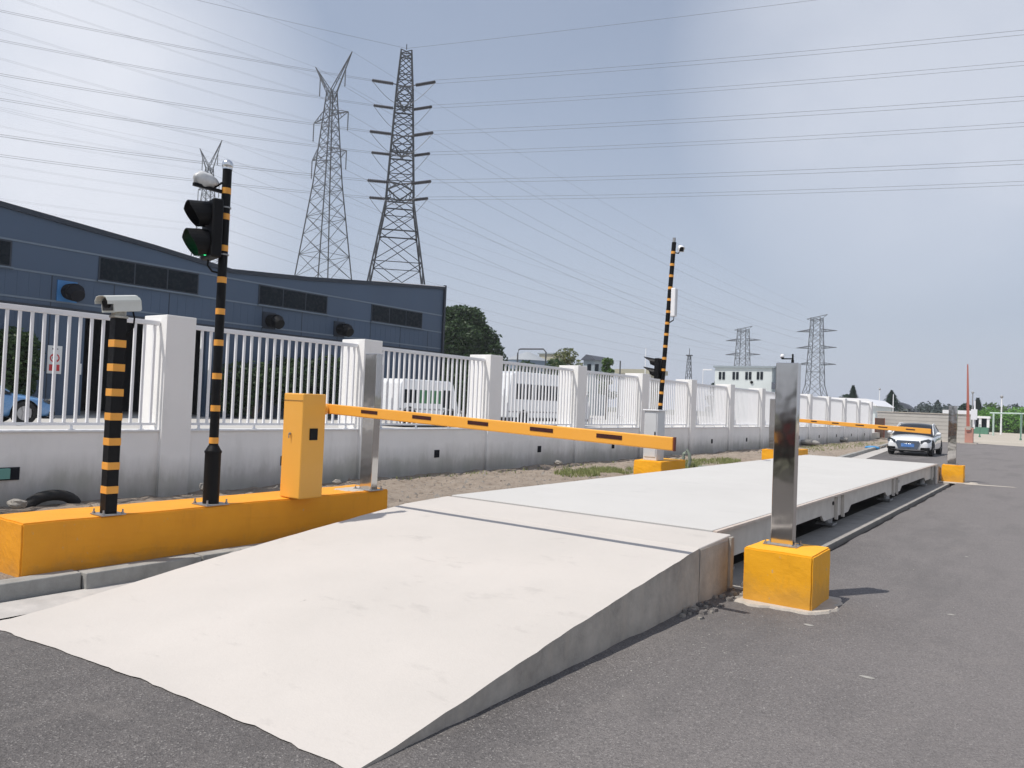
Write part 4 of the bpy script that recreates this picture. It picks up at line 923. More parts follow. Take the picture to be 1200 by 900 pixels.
van(-22, va, vb+1.4, 2.75, 'tall white minibus seen through the fourth railing bay', 'minibus')

# ------------------------------------------------------------------ vegetation
def crown_mesh(blobs, n, size, seed, cone=False):
    rnd = random.Random(seed); mb = MB(); tot = sum(b[3]**2 for b in blobs)
    for (cx, cy, cz, r_, sz) in blobs:
        k = int(n*r_**2/tot)
        for i in range(k):
            d = Vector((rnd.gauss(0, 1), rnd.gauss(0, 1), rnd.gauss(0, 1))).normalized(); f = rnd.uniform(.55, 1.02)**.5*(1+.22*noise.noise(d*2.5+Vector((cx, cy, cz))))
            p = Vector((cx, cy, cz))+Vector((d.x*r_, d.y*r_, d.z*r_*sz))*f
            s = size*rnd.uniform(.5, 1.3); a = Vector((rnd.gauss(0, 1), rnd.gauss(0, 1), rnd.gauss(0, .6))).normalized(); b_ = a.cross(Vector((rnd.gauss(0, 1), rnd.gauss(0, 1), rnd.gauss(0, 1)))).normalized()
            mb.add([p-a*s, p-b_*s*.45, p+a*s, p+b_*s*.45], [(0, 1, 2, 3)])
    return mb
def tree(x, y, z, h, r_, label, mat, seed, n=5000, size=.16, low=.25, group=None, name='leafy_tree', blobs=9, sparse=False):
    rnd = random.Random(seed); t = thing(name, (x, y, z), label, 'tree', group)
    mb = MB(); mb.cyl((x, y, z), (x+.1, y, z+h*.45), r_*.09, r_*.06, n=10); tips = []
    bl = []
    for i in range(blobs):
        a = 2.4*i+rnd.random(); f = (i+.5)/blobs; zz = z+h*(low+(1-low)*f*.86); rad = r_*(.62*math.sin(math.pi*min(.92, .28+.68*f)))
        c = Vector((x+math.cos(a)*rad*.8, y+math.sin(a)*rad*.8, zz)); bl.append((c.x, c.y, c.z, r_*rnd.uniform(.36, .58)*(.7 if sparse else 1), .8)); tips.append(c)
    bl.append((x, y, z+h*(low+.35), r_*.7 if not sparse else r_*.4, .9)); bl.append((x, y, z+h*.9, r_*.4, .7))
    for c in tips: mb.cyl((x+.05, y, z+h*.3), c, r_*.035, r_*.01, n=6)
    mb.build('trunk', M['bark'], t); crown_mesh(bl, n, size, seed).build('crown', mat, t); return t
def conifer(x, y, z, h, r_, label, seed, n=4200, group='conifers beyond the walls', size=.3):
    rnd = random.Random(seed); t = thing('conifer', (x, y, z), label, 'conifer', group)
    mb = MB(); mb.cyl((x, y, z), (x, y, z+h*.95), r_*.1, .02, n=7); mb.build('trunk', M['bark'], t); mb = MB()
    for i in range(n):
        f = rnd.random()**.75; a = rnd.random()*6.28; tier = 1-.25*((f*7) % 1); rr = r_*(1-f)**.85*tier*rnd.uniform(.35, 1.05); p = Vector((x+rr*math.cos(a), y+rr*math.sin(a), z+h*(.06+.94*f)-.1*rr))
        d = Vector((math.cos(a), math.sin(a), -.35+rnd.uniform(-.3, .3))).normalized(); s_ = d.cross(Vector((0, 0, 1))).normalized(); s = size*rnd.uniform(.5, 1.2)
        mb.add([p-d*s, p-s_*s*.35, p+d*s, p+s_*s*.35], [(0, 1, 2, 3)])
    mb.build('crown', M['leafconifer'], t); return t
# big dark tree behind the warehouse end
YT = 56.0
c = atY(552, 420, YT); zt = atY(550, 364, YT).z; hw = (atY(588, 410, YT).x-atY(517, 410, YT).x)/2
tree(c.x-1.5, YT, .42, zt-.2, hw*1.3, 'big dense dark green tree beside the end of the warehouse', M['leafdark'], 3, n=60000, size=.2, low=.16, blobs=22)
q1 = atY(664, 418, 60); tree(q1.x, 60, .42, atY(664, 406, 60).z-.6, 2.7, 'olive tree with thin ragged crown above the fourth railing bay', M['leafolive'], 8, n=2600, size=.16, low=.3, sparse=True, blobs=11)
q1 = atY(712, 430, 62); tree(q1.x, 62, .42, atY(712, 418, 62).z-.3, 1.35, 'small bright green tree above the fifth railing bay', M['leafmid'], 9, n=1700, size=.15, low=.35, sparse=True, blobs=8)
# shrubs in front of the warehouse
def shrub(x, y, r_, h, label, mat, seed, n=2600):
    rnd = random.Random(seed); t = thing('shrub', (x, y, .42), label, 'shrub', 'shrubs in front of the warehouse')
    bl = [(x+rnd.uniform(-.5, .5)*r_, y+rnd.uniform(-.7, .7)*r_, .42+h*rnd.uniform(.3, .75), r_*.6, h/r_*.5) for _ in range(6)]
    crown_mesh(bl, n, .12, seed).build('crown', mat, t); mb = MB(); [mb.cyl((x, y, .42), (b_[0], b_[1], b_[2]), .04, .015, n=5) for b_ in bl]; mb.build('stems', M['bark'], t)
for i, (pxx, lab) in enumerate(((-22, 'leafy shrub behind the blue car at the left edge'), (14, 'leafy shrub between the blue car and the red and white sign'), (352, 'dark shrub by the warehouse just left of the orange cabinet'), (385, 'dark shrub by the warehouse behind the boom hub'), (300, 'dark shrub by the warehouse right of the banded signal pole'))):
    Xs = -29.6; p = atX(pxx, 450, Xs); shrub(Xs, p.y, .95 if i < 2 else 1.4, 3.3 if i != 4 else 2.6, lab, M['leafdark'], 40+i, 3600)
# trees seen low between van and bus
for i, pxx in enumerate((545, 575, 615, 650)):
    p = atX(pxx, 440, -33 if i > 1 else -27.5); tree(p.x, p.y, .42, 3.6+.4*i, 1.7, ('slim young tree right of the white van behind the railing', 'young tree behind the third pillar right of the van', 'young tree behind the front of the minibus', 'young tree behind the rear of the minibus')[i], M['leafdark'], 60+i, n=1900, size=.13, low=.3, group='young trees in the yard', blobs=7)

# what the polished posts mirror: trees behind the viewer, and an added pickup
for i, (x, y, h_, r_) in enumerate(((-104, -62, 6.5, 6), (-90, -70, 7.0, 6.5), (-76, -64, 6.2, 6), (-60, -68, 7.0, 6.4), (-44, -66, 6.4, 6), (-30, -64, 6.8, 6.4), (-17, -66, 6.0, 5.6))):
    tree(x, y, 0, h_, r_, ('tree mirrored in the left edge of the plinth steel post', 'tall tree mirrored in the plinth steel post', 'broad tree mirrored in the plinth steel post', 'low tree mirrored in the orange cabinet side', 'roadside tree mirrored between the steel posts', 'roadside tree mirrored in the near steel post', 'spreading tree mirrored in the near steel post')[i], M['leafdark'], 90+i, n=2600, size=.7, low=.12, blobs=9, group='trees mirrored in the steel posts')
t = thing('parked_pickup', (-5.4, -7, 0), 'added unseen dark pickup with a red band, mirrored in the near steel post', 'pickup')  # unseen vehicle, added to darken the near post's reflection
mb = MB(); mb.box((-6.3, -10.5, .45), (-4.5, -5.6, 1.15)); mb.build('body', M['tyre'], t, bevel=.06)
mb = MB(); mb.prism([(-6.2, 1.152), (-4.6, 1.152), (-4.8, 1.75), (-6.0, 1.75)], 1, -8.6, -6.4); mb.build('cab', M['rust'], t, bevel=.05)
mb = MB(); mb.box((-5.5, -5.597, .95), (-5.15, -5.58, 1.14)); mb.build('red_band', M['signred'], t)
for sgn, xw in ((-1, -6.2), (1, -4.6)):
    for yw in (-6.5, -9.5): wheel(t, (xw, yw, .38), .38, .24, sgn)

# ------------------------------------------------------------------ far buildings
def blk(name, label, cat, px0, px1, ytop, Y, depth, mat, group=None, z0=.0, roof=None, side=None, kind=None):
    a = atY(px0, ytop, Y); b_ = atY(px1, ytop, Y); zt = (a.z+b_.z)/2
    t = thing(name, ((a.x+b_.x)/2, Y, z0), label, cat, group)
    mb = MB(); mb.box((a.x, Y, z0), (b_.x, Y+depth, zt)); mb.build('wall', mat, t)
    return t, a.x, b_.x, zt
t, xa, xb, zt = blk('office_building', 'plain white two storey building with four small paired windows', 'building', 838, 905, 431, 115, 13, M['farwhite'])
mb = MB(); mb.box((xb+.004, 115.1, 0), (xb+.16, 128, zt)); mb.build('side_wall', M['fargrey'], t)
mb = MB(); mb.box((xa-.25, 114.75, zt+.002), (xb+.4, 128.3, zt+.28)); mb.build('roof', M['fargrey'], t)
for a in (846, 862, 877, 890.5):
    for da in (-2.1, 2.1):
        p = atY(a+da, 440, 115); mb = MB(); mb.box((p.x-.19, 114.93, p.z-.62), (p.x+.19, 114.995, p.z+.55)); w_ = mb.build('window', M['blue_dark'], t)
        mb = MB(); mb.box((p.x-.15, 114.91, p.z-.56), (p.x+.15, 114.928, p.z+.49)); mb.build('pane', M['darkglass'], w_)
p = atY(881, 448, 115); mb = MB(); mb.cyl((p.x, 114.85, p.z), (p.x, 114.99, p.z), .22, n=12); mb.build('vent', M['black'], t)
t, xa, xb, zt = blk('shed', 'low grey blue shed with sloping roof right of the white two storey building', 'shed', 906, 916, 456, 112, 8, M['fargrey'])
mb = MB(); mb.prism([(xa-.2, zt), (xb+.3, zt), (xa-.2, zt+1.0)], 1, 111.8, 120.2); mb.build('roof', M['tile'], t)
t, xa, xb, zt = blk('shed', 'long low white roofed shed behind the end of the white fence', 'shed', 925, 1026, 474, 92, 10, M['farwhite'])
mb = MB(); mb.prism([(xa-.3, zt+.002), (xb+.3, zt+.002), (xb-.8, zt+.75), (xa-.3, zt+.9)], 1, 91.6, 102.3); mb.build('roof', M['whitemetal'], t)
mb = MB(); mb.box((xb-2.3, 91.93, 0), (xb-1.7, 91.99, zt-.3)); mb.build('downpipe', M['fargrey'], t)
# house with dark roof
t, xa, xb, zt = blk('house', 'small white house with dark pitched roof beyond the beige wall', 'house', 1053, 1064, 479, 170, 3, M['farwhite'])
mb = MB(); mb.prism([(xa-1, zt+.01), (xb+1, zt+.01), (xb-.3, zt+.9), (xa+.2, zt+1.3)], 1, 169.5, 173.5); mb.build('roof', M['tile'], t)
mb = MB(); mb.box((xb+.01, 170.4, 0), (xb+1.6, 173.6, zt-.2)); mb.build('annex', M['tile'], t)
mb = MB(); mb.box((xa+.8, 169.93, zt-1.2), (xa+1.6, 169.99, zt-.4)); mb.build('window', M['darkglass'], t)
# beige and grey buildings over the fence
t, xa, xb, zt = blk('shed', 'flat white shed with beige roof edge behind the sixth railing bay', 'shed', 725, 762, 438, 92, 4, M['white'])
mb = MB(); mb.box((xa-.4, 91.6, zt+.002), (xb+.5, 96.4, zt+.6)); mb.build('roof_edge', M['farbeige'], t)
mb = MB(); mb.box((xb+.01, 92.3, 0), (xb+.2, 95.7, zt)); mb.build('side_wall', M['farbeige'], t)
t, xa, xb, zt = blk('house', 'grey blue house with small dark windows between the two small trees', 'house', 684, 697, 422, 84, 4, M['fargrey'])
mb = MB(); mb.prism([(xa-.3, zt+.002), (xb+.3, zt+.002), (xb-.3, zt+.5), (xa+.5, zt+.7)], 1, 83.7, 88.3); mb.build('roof', M['tile'], t)
for k in range(2):
    mb = MB(); xx = xa+.6+k*1.1; mb.box((xx, 83.94, zt-1.4), (xx+.5, 83.99, zt-.5)); mb.build('window', M['darkglass'], t)
t, xa, xb, zt = blk('shed', 'beige flat roofed block behind the storage tank', 'shed', 632, 648, 415, 104, 4, M['farbeige'])
mb = MB(); mb.box((xa-.2, 103.8, zt+.002), (xb+.2, 108.2, zt+.2)); mb.build('roof', M['fargrey'], t)
# storage tank
dT = 92.0; tc_ = cs((617-600)/901*dT, dT); rr = 27/901*dT; cx = tc_.x; ty = tc_.y; zt = H+(472-421.5)/901*(dT-rr*.6); zp = H+(472-412)/901*dT
t = thing('storage_tank', (cx, ty, .4), 'round grey storage tank with low conical roof behind the fourth bay', 'tank')
mb = MB(); mb.cyl((cx, ty, .4), (cx, ty, zt), rr, n=40, caps=False); autosmooth(mb.build('tank_shell', M['tank'], t))
mb = MB(); mb.cyl((cx, ty, zt+.002), (cx, ty, zp), rr*1.02, .3, n=40); autosmooth(mb.build('tank_roof', M['tankroof'], t), 20)
p, q = atY(607, 409, 60), atY(640, 409, 60)
tag(MB().tube([(p.x, 60, .4), (p.x, 60, p.z-.4), (p.x+.12, 60, p.z-.05), (p.x+.3, 60, p.z), (q.x-.3, 60, q.z), (q.x, 60, q.z-.3), (q.x, 60, .4)], .07, n=8).build('pipe_arch', M['steel_grey'], smooth=True), 'dark overhead pipe arch in front of the storage tank', 'pipe')
p, q = atY(712, 423, 70), atY(727, 423, 70)
tag(MB().tube([(p.x, 70, .4), (p.x, 70, p.z), (q.x, 70, q.z), (q.x, 70, .4)], .07, n=6).build('pipe_gantry', M['steel_grey']), 'thin dark pipe frame beside the small bright green tree', 'pipe')
# masts and lamp posts
def mast(px, ytop, Y, r_, label, mat, head=None, name='street_lamp', cat='street lamp', group='thin lamp posts on the skyline', z0=0):
    p = atY(px, ytop, Y); t = thing(name, (p.x, Y, z0), label, cat, group)
    mb = MB(); mb.cyl((p.x, Y, z0), (p.x, Y, p.z), r_, r_*.6, n=8); mb.build('pole', mat, t)
    if head == 'ball': mb = MB(); mb.ball((p.x, Y, p.z), r_*1.7, 10, 8); mb.build('lamp_head', M['galv'], t)
    if head == 'arm': mb = MB(); mb.box((p.x, Y-.1, p.z-.1), (p.x+1.2, Y+.15, p.z+.06)); mb.build('lamp_head', mat, t)
    return t
mast(757, 408, 80, .07, 'thin white pole rising behind the sixth pillar', M['whitemetal'])
mast(824, 433, 95, .08, 'short white pole left of the white two storey building', M['whitemetal'], 'arm')
mast(1031, 456, 120, .09, 'thin pale pole just left of the pointed conifer', M['whitemetal'], 'ball')
mast(1047, 462, 90, .06, 'thin pale pole in front of the pointed conifer', M['whitemetal'])
mast(1140, 460, 110, .09, 'thin pale pole with ball head just right of the red boom', M['galv'], 'ball')
mast(1174, 465, 125, .12, 'tall pale pole with dark head above the hedge', M['whitemetal'], 'ball')
# slim lattice lightning mast
p = atY(808, 411, 130); t = thing('lattice_mast', (p.x, 130, 0), 'slim grey lattice lightning mast left of the white two storey building', 'mast')
mb = MB(); w0, w1 = .75, .22
for sx_ in (-1, 1):
    for sy_ in (-1, 1): mb.cyl((p.x+sx_*w0, 130+sy_*w0, 0), (p.x+sx_*w1, 130+sy_*w1, p.z-.8), .07, .05, n=4)
k = 11
for i in range(k):
    za, zb = (p.z-.8)*i/k, (p.z-.8)*(i+1)/k; wa, wb = w0+(w1-w0)*i/k, w0+(w1-w0)*(i+1)/k
    for s_ in (-1, 1): mb.cyl((p.x-s_*wa, 130-wa, za), (p.x+s_*wb, 130-wb, zb), .04, n=4); mb.cyl((p.x+wa, 130-s_*wa, za), (p.x+wb, 130+s_*wb, zb), .04, n=4)
mb.cyl((p.x, 130, p.z-.9), (p.x, 130, p.z+.4), .06, n=5); mb.build('lattice_body', M['steel_grey'], t)
mb = MB(); mb.box((p.x-.5, 129.6, p.z-.9), (p.x+.5, 130.4, p.z-.75)); mb.build('platform', M['steel_grey'], t)

# beige wall across the end of the road
xa, xb = FX-.9, atY(1139, 500, 69).x; zt = 2.08
t = thing('beige_wall', ((xa+xb)/2, 68, 0), 'beige concrete wall with horizontal board lines closing the far end of the road', 'wall')
mb = MB(); nb = 7
for i in range(nb): mb.box((xa, 68, -.1 if i == 0 else zt*i/nb+.012), (xb, 68.22, zt*(i+1)/nb-.012))
mb.box((xa+.02, 68.03, 0), (xb-.02, 68.2, zt-.03)); mb.build('wall_panels', M['beigewall'], t)
mb = MB(); mb.box((xa-.05, 67.95, zt+.002), (xb+.05, 68.27, zt+.07)); mb.build('wall_coping', M['mortar'], t)
mb = MB(); mb.box((xb-1.9, 67.93, zt+.075), (xb, 68.3, zt+.35)); mb.build('white_cap', M['whitemetal'], t)
a, b_ = atY(1026, 500, 67.6), atY(1036.5, 500, 67.6)
t = thing('rusty_panel', (a.x, 67.6, 0), 'dark brown rusty sheet panel leaning on the beige wall', 'panel')
mb = MB(); mb.box((a.x, 67.5, 0), (b_.x, 67.56, atY(1031, 490, 67.6).z)); mb.build('sheet', M['rust'], t)
mb = MB(); mb.box((a.x-.04, 67.48, 0), (a.x+.02, 67.49, 1.6)); mb.box((b_.x-.02, 67.48, 0), (b_.x+.04, 67.49, 1.6)); mb.build('frame', M['endred'], t)
mb = MB(); a = atY(1014, 498, 66.5); mb.cyl((a.x, 66.5, 0), (a.x-.3, 67.9, 1.9), .06, n=6); tag(mb.build('leaning_plank', M['rust']), 'thin dark plank leaning in the corner of the beige wall', 'plank')
# red boom pole beyond, standing upright
p = atY(1133, 427, 64); q = atZ(1135, 521, 0)
t = thing('raised_barrier', (p.x, 64, 0), 'raised red barrier boom standing upright on a pale red cabinet', 'barrier gate')
mb = MB(); mb.box((p.x-.02, 64, .08), (p.x+.50, 64.5, 1.15)); mb.build('cabinet', M['pink'], t, bevel=.02)
mb = MB(); mb.add([(p.x+.08, 63.93, .9), (p.x+.30, 63.93, .9), (p.x+.10, 63.93, p.z), (p.x+.02, 63.93, p.z), (p.x+.08, 63.99, .9), (p.x+.30, 63.99, .9), (p.x+.10, 63.99, p.z), (p.x+.02, 63.99, p.z)], [(0, 1, 2, 3), (7, 6, 5, 4), (0, 4, 5, 1), (1, 5, 6, 2), (2, 6, 7, 3), (3, 7, 4, 0)]); mb.build('boom_arm', M['redpole'], t)
mb = MB(); mb.box((p.x+.06, 63.91, 1.0), (p.x+.36, 63.925, 1.25)); mb.box((p.x-.25, 63.7, .005), (p.x+.75, 64.8, .079)); mb.build('base', M['mortar'], t)
mb = MB(); mb.box((p.x+.34, 63.9, 1.75), (p.x+.72, 64.2, 2.5)); mb.cyl((p.x+.56, 64.1, 1.1), (p.x+.56, 64.1, 3.1), .05, n=8); mb.build('control_box', M['whitemetal'], t)

# hedge and frames beyond forecourt
HY = 150; hx0, hx1 = atY(1139, 480, HY).x, atY(1330, 480, HY).x
bl = []; rnd = random.Random(77); x = hx0
while x < hx1+6:
    for k in range(2): bl.append((x, HY+rnd.uniform(-1, 2), rnd.uniform(.8, 3.0), rnd.uniform(1.4, 2.1), .85))
    x += 1.3
t = thing('hedge', ((hx0+hx1)/2, HY, 0), 'long bright green hedge beyond the pale forecourt', 'hedge'); crown_mesh(bl, 16000, .22, 77).build('foliage', M['leafhedge'], t)
mb = MB(); mb.box((hx0, HY-.6, 0), (hx1+6, HY+1.6, 2.6)); mb.build('hedge_core', M['leafdark'], t)
a, b_ = atY(1160, 484, 110), atY(1215, 484, 110)
t = thing('goal_frame', (a.x, 110, 0), 'pale green open pipe frame standing on the forecourt before the hedge', 'frame')
mb = MB(); mb.tube([(a.x, 110, a.z), (b_.x+6, 110, b_.z)], .10); mb.build('crossbar', M['paleframe'], t)
for px_ in (1164.5, 1197): mb = MB(); q = atY(px_, 484, 110); mb.cyl((q.x, 110, 0), (q.x, 110, q.z), .10, n=8); mb.build('post', M['paleframe'], t)
q = atZ(1196, 516, 0); t = thing('bollard', (q.x, q.y, 0), 'thin dark green post standing on the right of the forecourt', 'post', 'green posts on the forecourt'); mb = MB(); h_ = atY(1196, 485, q.y).z; mb.cyl((q.x, q.y, 0), (q.x, q.y, h_), .05, n=8); mb.cyl((q.x, q.y, .01), (q.x, q.y, .18), .1, n=8); mb.build('post_shaft', M['greenframe'], t)
q = atZ(1148, 512.5, 0); t = thing('bollard', (q.x, q.y, 0), 'thin dark green post standing just right of the raised red boom', 'post', 'green posts on the forecourt'); mb = MB(); h_ = atY(1148, 497, q.y).z; mb.cyl((q.x, q.y, 0), (q.x, q.y, h_), .05, n=8); mb.cyl((q.x, q.y, .01), (q.x, q.y, .18), .1, n=8); mb.build('post_shaft', M['greenframe'], t)
a, b_ = atY(1141, 492, 120), atY(1158, 492, 120)
t = thing('guard_booth', (a.x, 120, 0), 'small white and green booth in front of the hedge', 'booth')
mb = MB(); mb.box((a.x, 120, 0), (b_.x, 122, .9)); mb.build('lower_wall', M['greenframe'], t)
mb = MB(); mb.box((a.x-.1, 119.9, 2.1), (b_.x+.2, 122.1, 2.4)); mb.build('roof', M['whitemetal'], t)
for f in (0, .45, 1):
    mb = MB(); xx = a.x+(b_.x-a.x)*f; mb.box((xx-.15, 119.99, .9), (xx+.15, 120.2, 2.1)); mb.build('upright', M['whitemetal'], t)
mb = MB(); mb.box((a.x+.1, 120.3, .9), (b_.x-.1, 120.34, 2.1)); mb.build('window', M['darkglass'], t)
# conifers and far trees
def con(pxc, ytop, Y, wpx, label, seed): p = atY(pxc, ytop, Y); conifer(p.x, Y, 0, p.z, wpx/2/901*Y*2.1, label, seed, size=.45 if Y > 140 else .32)
con(1000, 452, 130, 15, 'dark slim topped conifer above the low white shed', 1)
con(1045, 458, 130, 26, 'pointed dark conifer left of the small white house', 2)
con(1099, 469, 260, 14, 'pointed conifer among the trees left of the far steel post', 3)
con(1146, 467, 170, 10, 'slim dark conifer just right of the red boom', 4)
def ft(pxc, ytop, Y, wpx, label, seed, mat='leaffar', n=1500, size=.4): p = atY(pxc, ytop, Y); r_ = wpx/2/901*Y*1.9; tree(p.x, Y, 0, p.z, r_, label, M[mat], seed, n=n, size=size, low=.12, blobs=8, group='trees on the horizon')
ft(991, 464, 132, 18, 'low bushy tree left of the slim topped conifer', 21, 'leafconifer')
ft(1030, 475, 140, 14, 'low dark tree between the white shed and the pointed conifer', 22, 'leafconifer')
ft(1082, 476, 250, 20, 'grey green round tree right of the small white house', 23)
ft(1110, 476, 255, 16, 'round tree left of the far steel post', 24)
ft(1092, 480, 200, 30, 'low wide green tree just above the beige wall', 25)
ft(1132, 474, 180, 12, 'dark tree directly behind the raised red boom', 26, 'leafconifer')
ft(1163, 478, 175, 26, 'round green tree behind the hedge', 27, 'leafmid')
ft(1190, 480, 190, 22, 'grey green tree behind the right end of the hedge', 28)
ft(838, 447, 140, 12, 'dark tree at the left corner of the white two storey building', 29, 'leafconifer', 700)

# small litter
q = atZ(1022, 527, 0); tag(MB().ball((q.x, q.y, .10), .36, 12, 8, sc=(1, .6, .28)).build('blue_bag', M['bluebag'], smooth=True), 'bright blue plastic bag lying in the gutter left of the white car', 'bag')
for (a, b_, s, lab) in ((985, 515.5, .5, 'white rubble sack on the verge before the far boom'), (948, 519, .6, 'flat white sack on the verge beside the near steel post')):
    q = atZ(a, b_, .1); mb = MB(); mb.ball((0, 0, 0), 1, 12, 8)
    for v in mb.v: kk = 1+.3*noise.noise(v*2+Vector((a, 0, 0))); v.x, v.y, v.z = q.x+v.x*s*kk, q.y+v.y*s*kk*.8, .12+v.z*.16*kk
    tag(mb.build('sack', M['palestone'], smooth=True), lab, 'sack', 'white sacks on the verge')
# timber wedge on kerb
a, b_ = atX(243, 668, -6.12), atX(282, 643, -6.16)
tag(MB().tube([(-6.12, a.y, .05), (-6.165, b_.y, .145)], .014, n=4).build('wood_strip', M['beigewall']), 'thin timber strip leaning on the grey kerb below the plinth', 'timber')

# ------------------------------------------------------------------ pylons
def bar(mb, a, b_, w): mb.cyl(a, b_, w, n=4, phase=math.pi/4)
def lattice(profile, panels, wl, wb):
    """square lattice: profile = [(z, half width)], returns MB in local axes"""
    mb = MB()
    def hw_(z):
        for (za, a), (zb, b_) in zip(profile, profile[1:]):
            if z <= zb: return a+(b_-a)*(z-za)/(zb-za)
        return profile[-1][1]
    zs = [0.0]; H_ = profile[-1][0]
    while zs[-1] < H_-.01: zs.append(min(H_, zs[-1]+max(1.5, hw_(zs[-1])*panels)))
    cor = [(-1, -1), (1, -1), (1, 1), (-1, 1)]
    for (za, a), (zb, b_) in zip(profile, profile[1:]):
        for cx_, cy_ in cor: bar(mb, (cx_*a, cy_*a, za), (cx_*b_, cy_*b_, zb), wl)
    for i in range(len(zs)-1):
        za, zb = zs[i], zs[i+1]; a, b_ = hw_(za), hw_(zb)
        for k in range(4):
            c0_, c1_ = cor[k], cor[(k+1) % 4]
            bar(mb, (c0_[0]*a, c0_[1]*a, za), (c1_[0]*b_, c1_[1]*b_, zb), wb); bar(mb, (c1_[0]*a, c1_[1]*a, za), (c0_[0]*b_, c0_[1]*b_, zb), wb)
            if i % 2: bar(mb, (c0_[0]*a, c0_[1]*a, za), (c1_[0]*a, c1_[1]*a, za), wb)
    return mb, hw_
def arm_mb(x0, hwid, z, L_, sgn, w, rise=1.3):
    mb = MB(); tip = Vector((sgn*L_, 0, z+.25))
    for s_ in (-1, 1):
        bar(mb, (sgn*x0, s_*hwid, z), tip, w); bar(mb, (sgn*x0, s_*hwid, z+rise), tip, w)
        for f in (.3, .6): a = Vector((sgn*x0, s_*hwid, z)).lerp(tip, f); b_ = Vector((sgn*x0, s_*hwid, z+rise)).lerp(tip, f-.15); bar(mb, a, b_, w*.7)
    return mb
def shift(mb, loc): return mb
def strung(mb, p, q, r_, n=9):
    p, q = Vector(p), Vector(q)
    for i in range(n): a = p.lerp(q, (i+.15)/n); b_ = p.lerp(q, (i+.75)/n); mb.cyl(a, b_, r_, r_*.7, n=8)
    mb.cyl(p, q, r_*.35, n=5)
def wire(p, q, sag, name, label, r_=.022, twin=False, n=28, group=None, mat=None):
    p, q = Vector(p), Vector(q); mb = MB(); offs = [0] if not twin else [-.18, .18]
    side = (q-p).cross(Vector((0, 0, 1))).normalized()
    for of in offs:
        pts = [p.lerp(q, i/n)+side*of+Vector((0, 0, -4*sag*(i/n)*(1-i/n)+(of*.9))) for i in range(n+1)]; mb.tube(pts, r_, n=4)
    tag(mb.build(name, mat or M['wire']), label, 'power line', group)
# tower A: strain tower, arms seen end on
dA = 107.0; A = cs((459-600)/901*dA, dA)
dirR = (cs(166, 37)-A); dirR.z = 0; dirR.normalize(); dirL = (cs(-128, 47)-A); dirL.z = 0; dirL.normalize()
armdir = -(dirR+dirL).normalized(); armdir = -A.normalized()
def strain_tower(loc, label, near=True):
    t = thing('strain_pylon', (0, 0, 0), label, 'pylon', 'lattice pylons')
    mb, hw_ = lattice([(0, 6.6), (28.5, 1.95), (44.5, 1.15), (50.3, .72)], 1.25, .15, .07)
    for z in (28.5, 24.5, 35.5, 42):
        w_ = hw_(z)
        for k in range(4): c0_, c1_ = [(-1, -1), (1, -1), (1, 1), (-1, 1)][k], [(1, -1), (1, 1), (-1, 1), (-1, -1)][k]; bar(mb, (c0_[0]*w_, c0_[1]*w_, z), (c1_[0]*w_, c1_[1]*w_, z), .12)
    mb.build('lattice_body', M['steel_dark'], t)
    for z in (43.4, 36.6, 30.1):
        for s_ in (-1, 1): arm_mb(hw_(z), hw_(z), z, 4.4, s_, .09).build('cross_arm', M['steel_dark'], t)
    for s_ in (-1, 1): mb = MB(); bar(mb, (s_*.7, .0, 50.3), (s_*1.1, 0, 50.9), .08); mb.build('peak', M['steel_dark'], t)
    return t
TA = strain_tower(A, 'darkest tall pylon with rows of horizontal black insulators, right of the other big one'); yawA = math.atan2(armdir.y, armdir.x); TA.location = A; TA.rotation_euler.z = yawA
endR = cs(166, 37); endL = cs(-128, 47)
for e, lab in ((endR, 'strain pylon off to the right carrying the same lines'), (endL, 'strain pylon off to the left carrying the same lines')):
    o = dup(TA); o['label'] = lab; o.location = e
ordw = ['top', 'second', 'third', 'fourth', 'fifth', 'lowest']
k = 0
for z in (43.4, 36.6, 30.1):
    for s_ in (1, -1):
        tip = A+armdir*(s_*4.4)+Vector((0, 0, z+.2)); w_ = 1.0
        ends = []
        for dn, dd, en in (('right', dirR, endR), ('left', dirL, endL)):
            a = tip+dd*1.7; b_ = tip+dd*4.6+Vector((0, 0, .12 if dn == 'right' else -.25)); ends.append(b_)
            mb = MB(); strung(mb, a-tip*0, b_, .25, 12); mb.cyl(tip, a, .07, n=5)
            tag(mb.build('insulator_string', M['insul']), '%s black insulator string on the %s of the darkest pylon' % (ordw[k], dn), 'insulator', 'strain insulators')
            q = en+armdir*(s_*4.4)+Vector((0, 0, z+.2)); wire(b_, q, 2.6, 'power_cable', '%s twin cable running %s from the darkest pylon' % (ordw[k], dn), .019, True, group='cables of the darkest pylon')
        a, b_ = ends; pts = [a.lerp(b_, i/14)+Vector((0, 0, -3.4*math.sin(math.pi*i/14)))+armdir*(s_*.6*math.sin(math.pi*i/14)) for i in range(15)]
        tag(MB().tube(pts, .035, n=4).build('jumper_cable', M['wire']), '%s hanging jumper loop on the darkest pylon' % ordw[k], 'power line', 'jumper loops'); k += 1
for dn, en in (('right', endR), ('left', endL)):
    wire(A+Vector((0, 0, 50.8)), en+Vector((0, 0, 50.8)), 1.5, 'earth_wire', 'thin earth wire running %s from the peak of the darkest pylon' % dn, .02, group='earth wires')
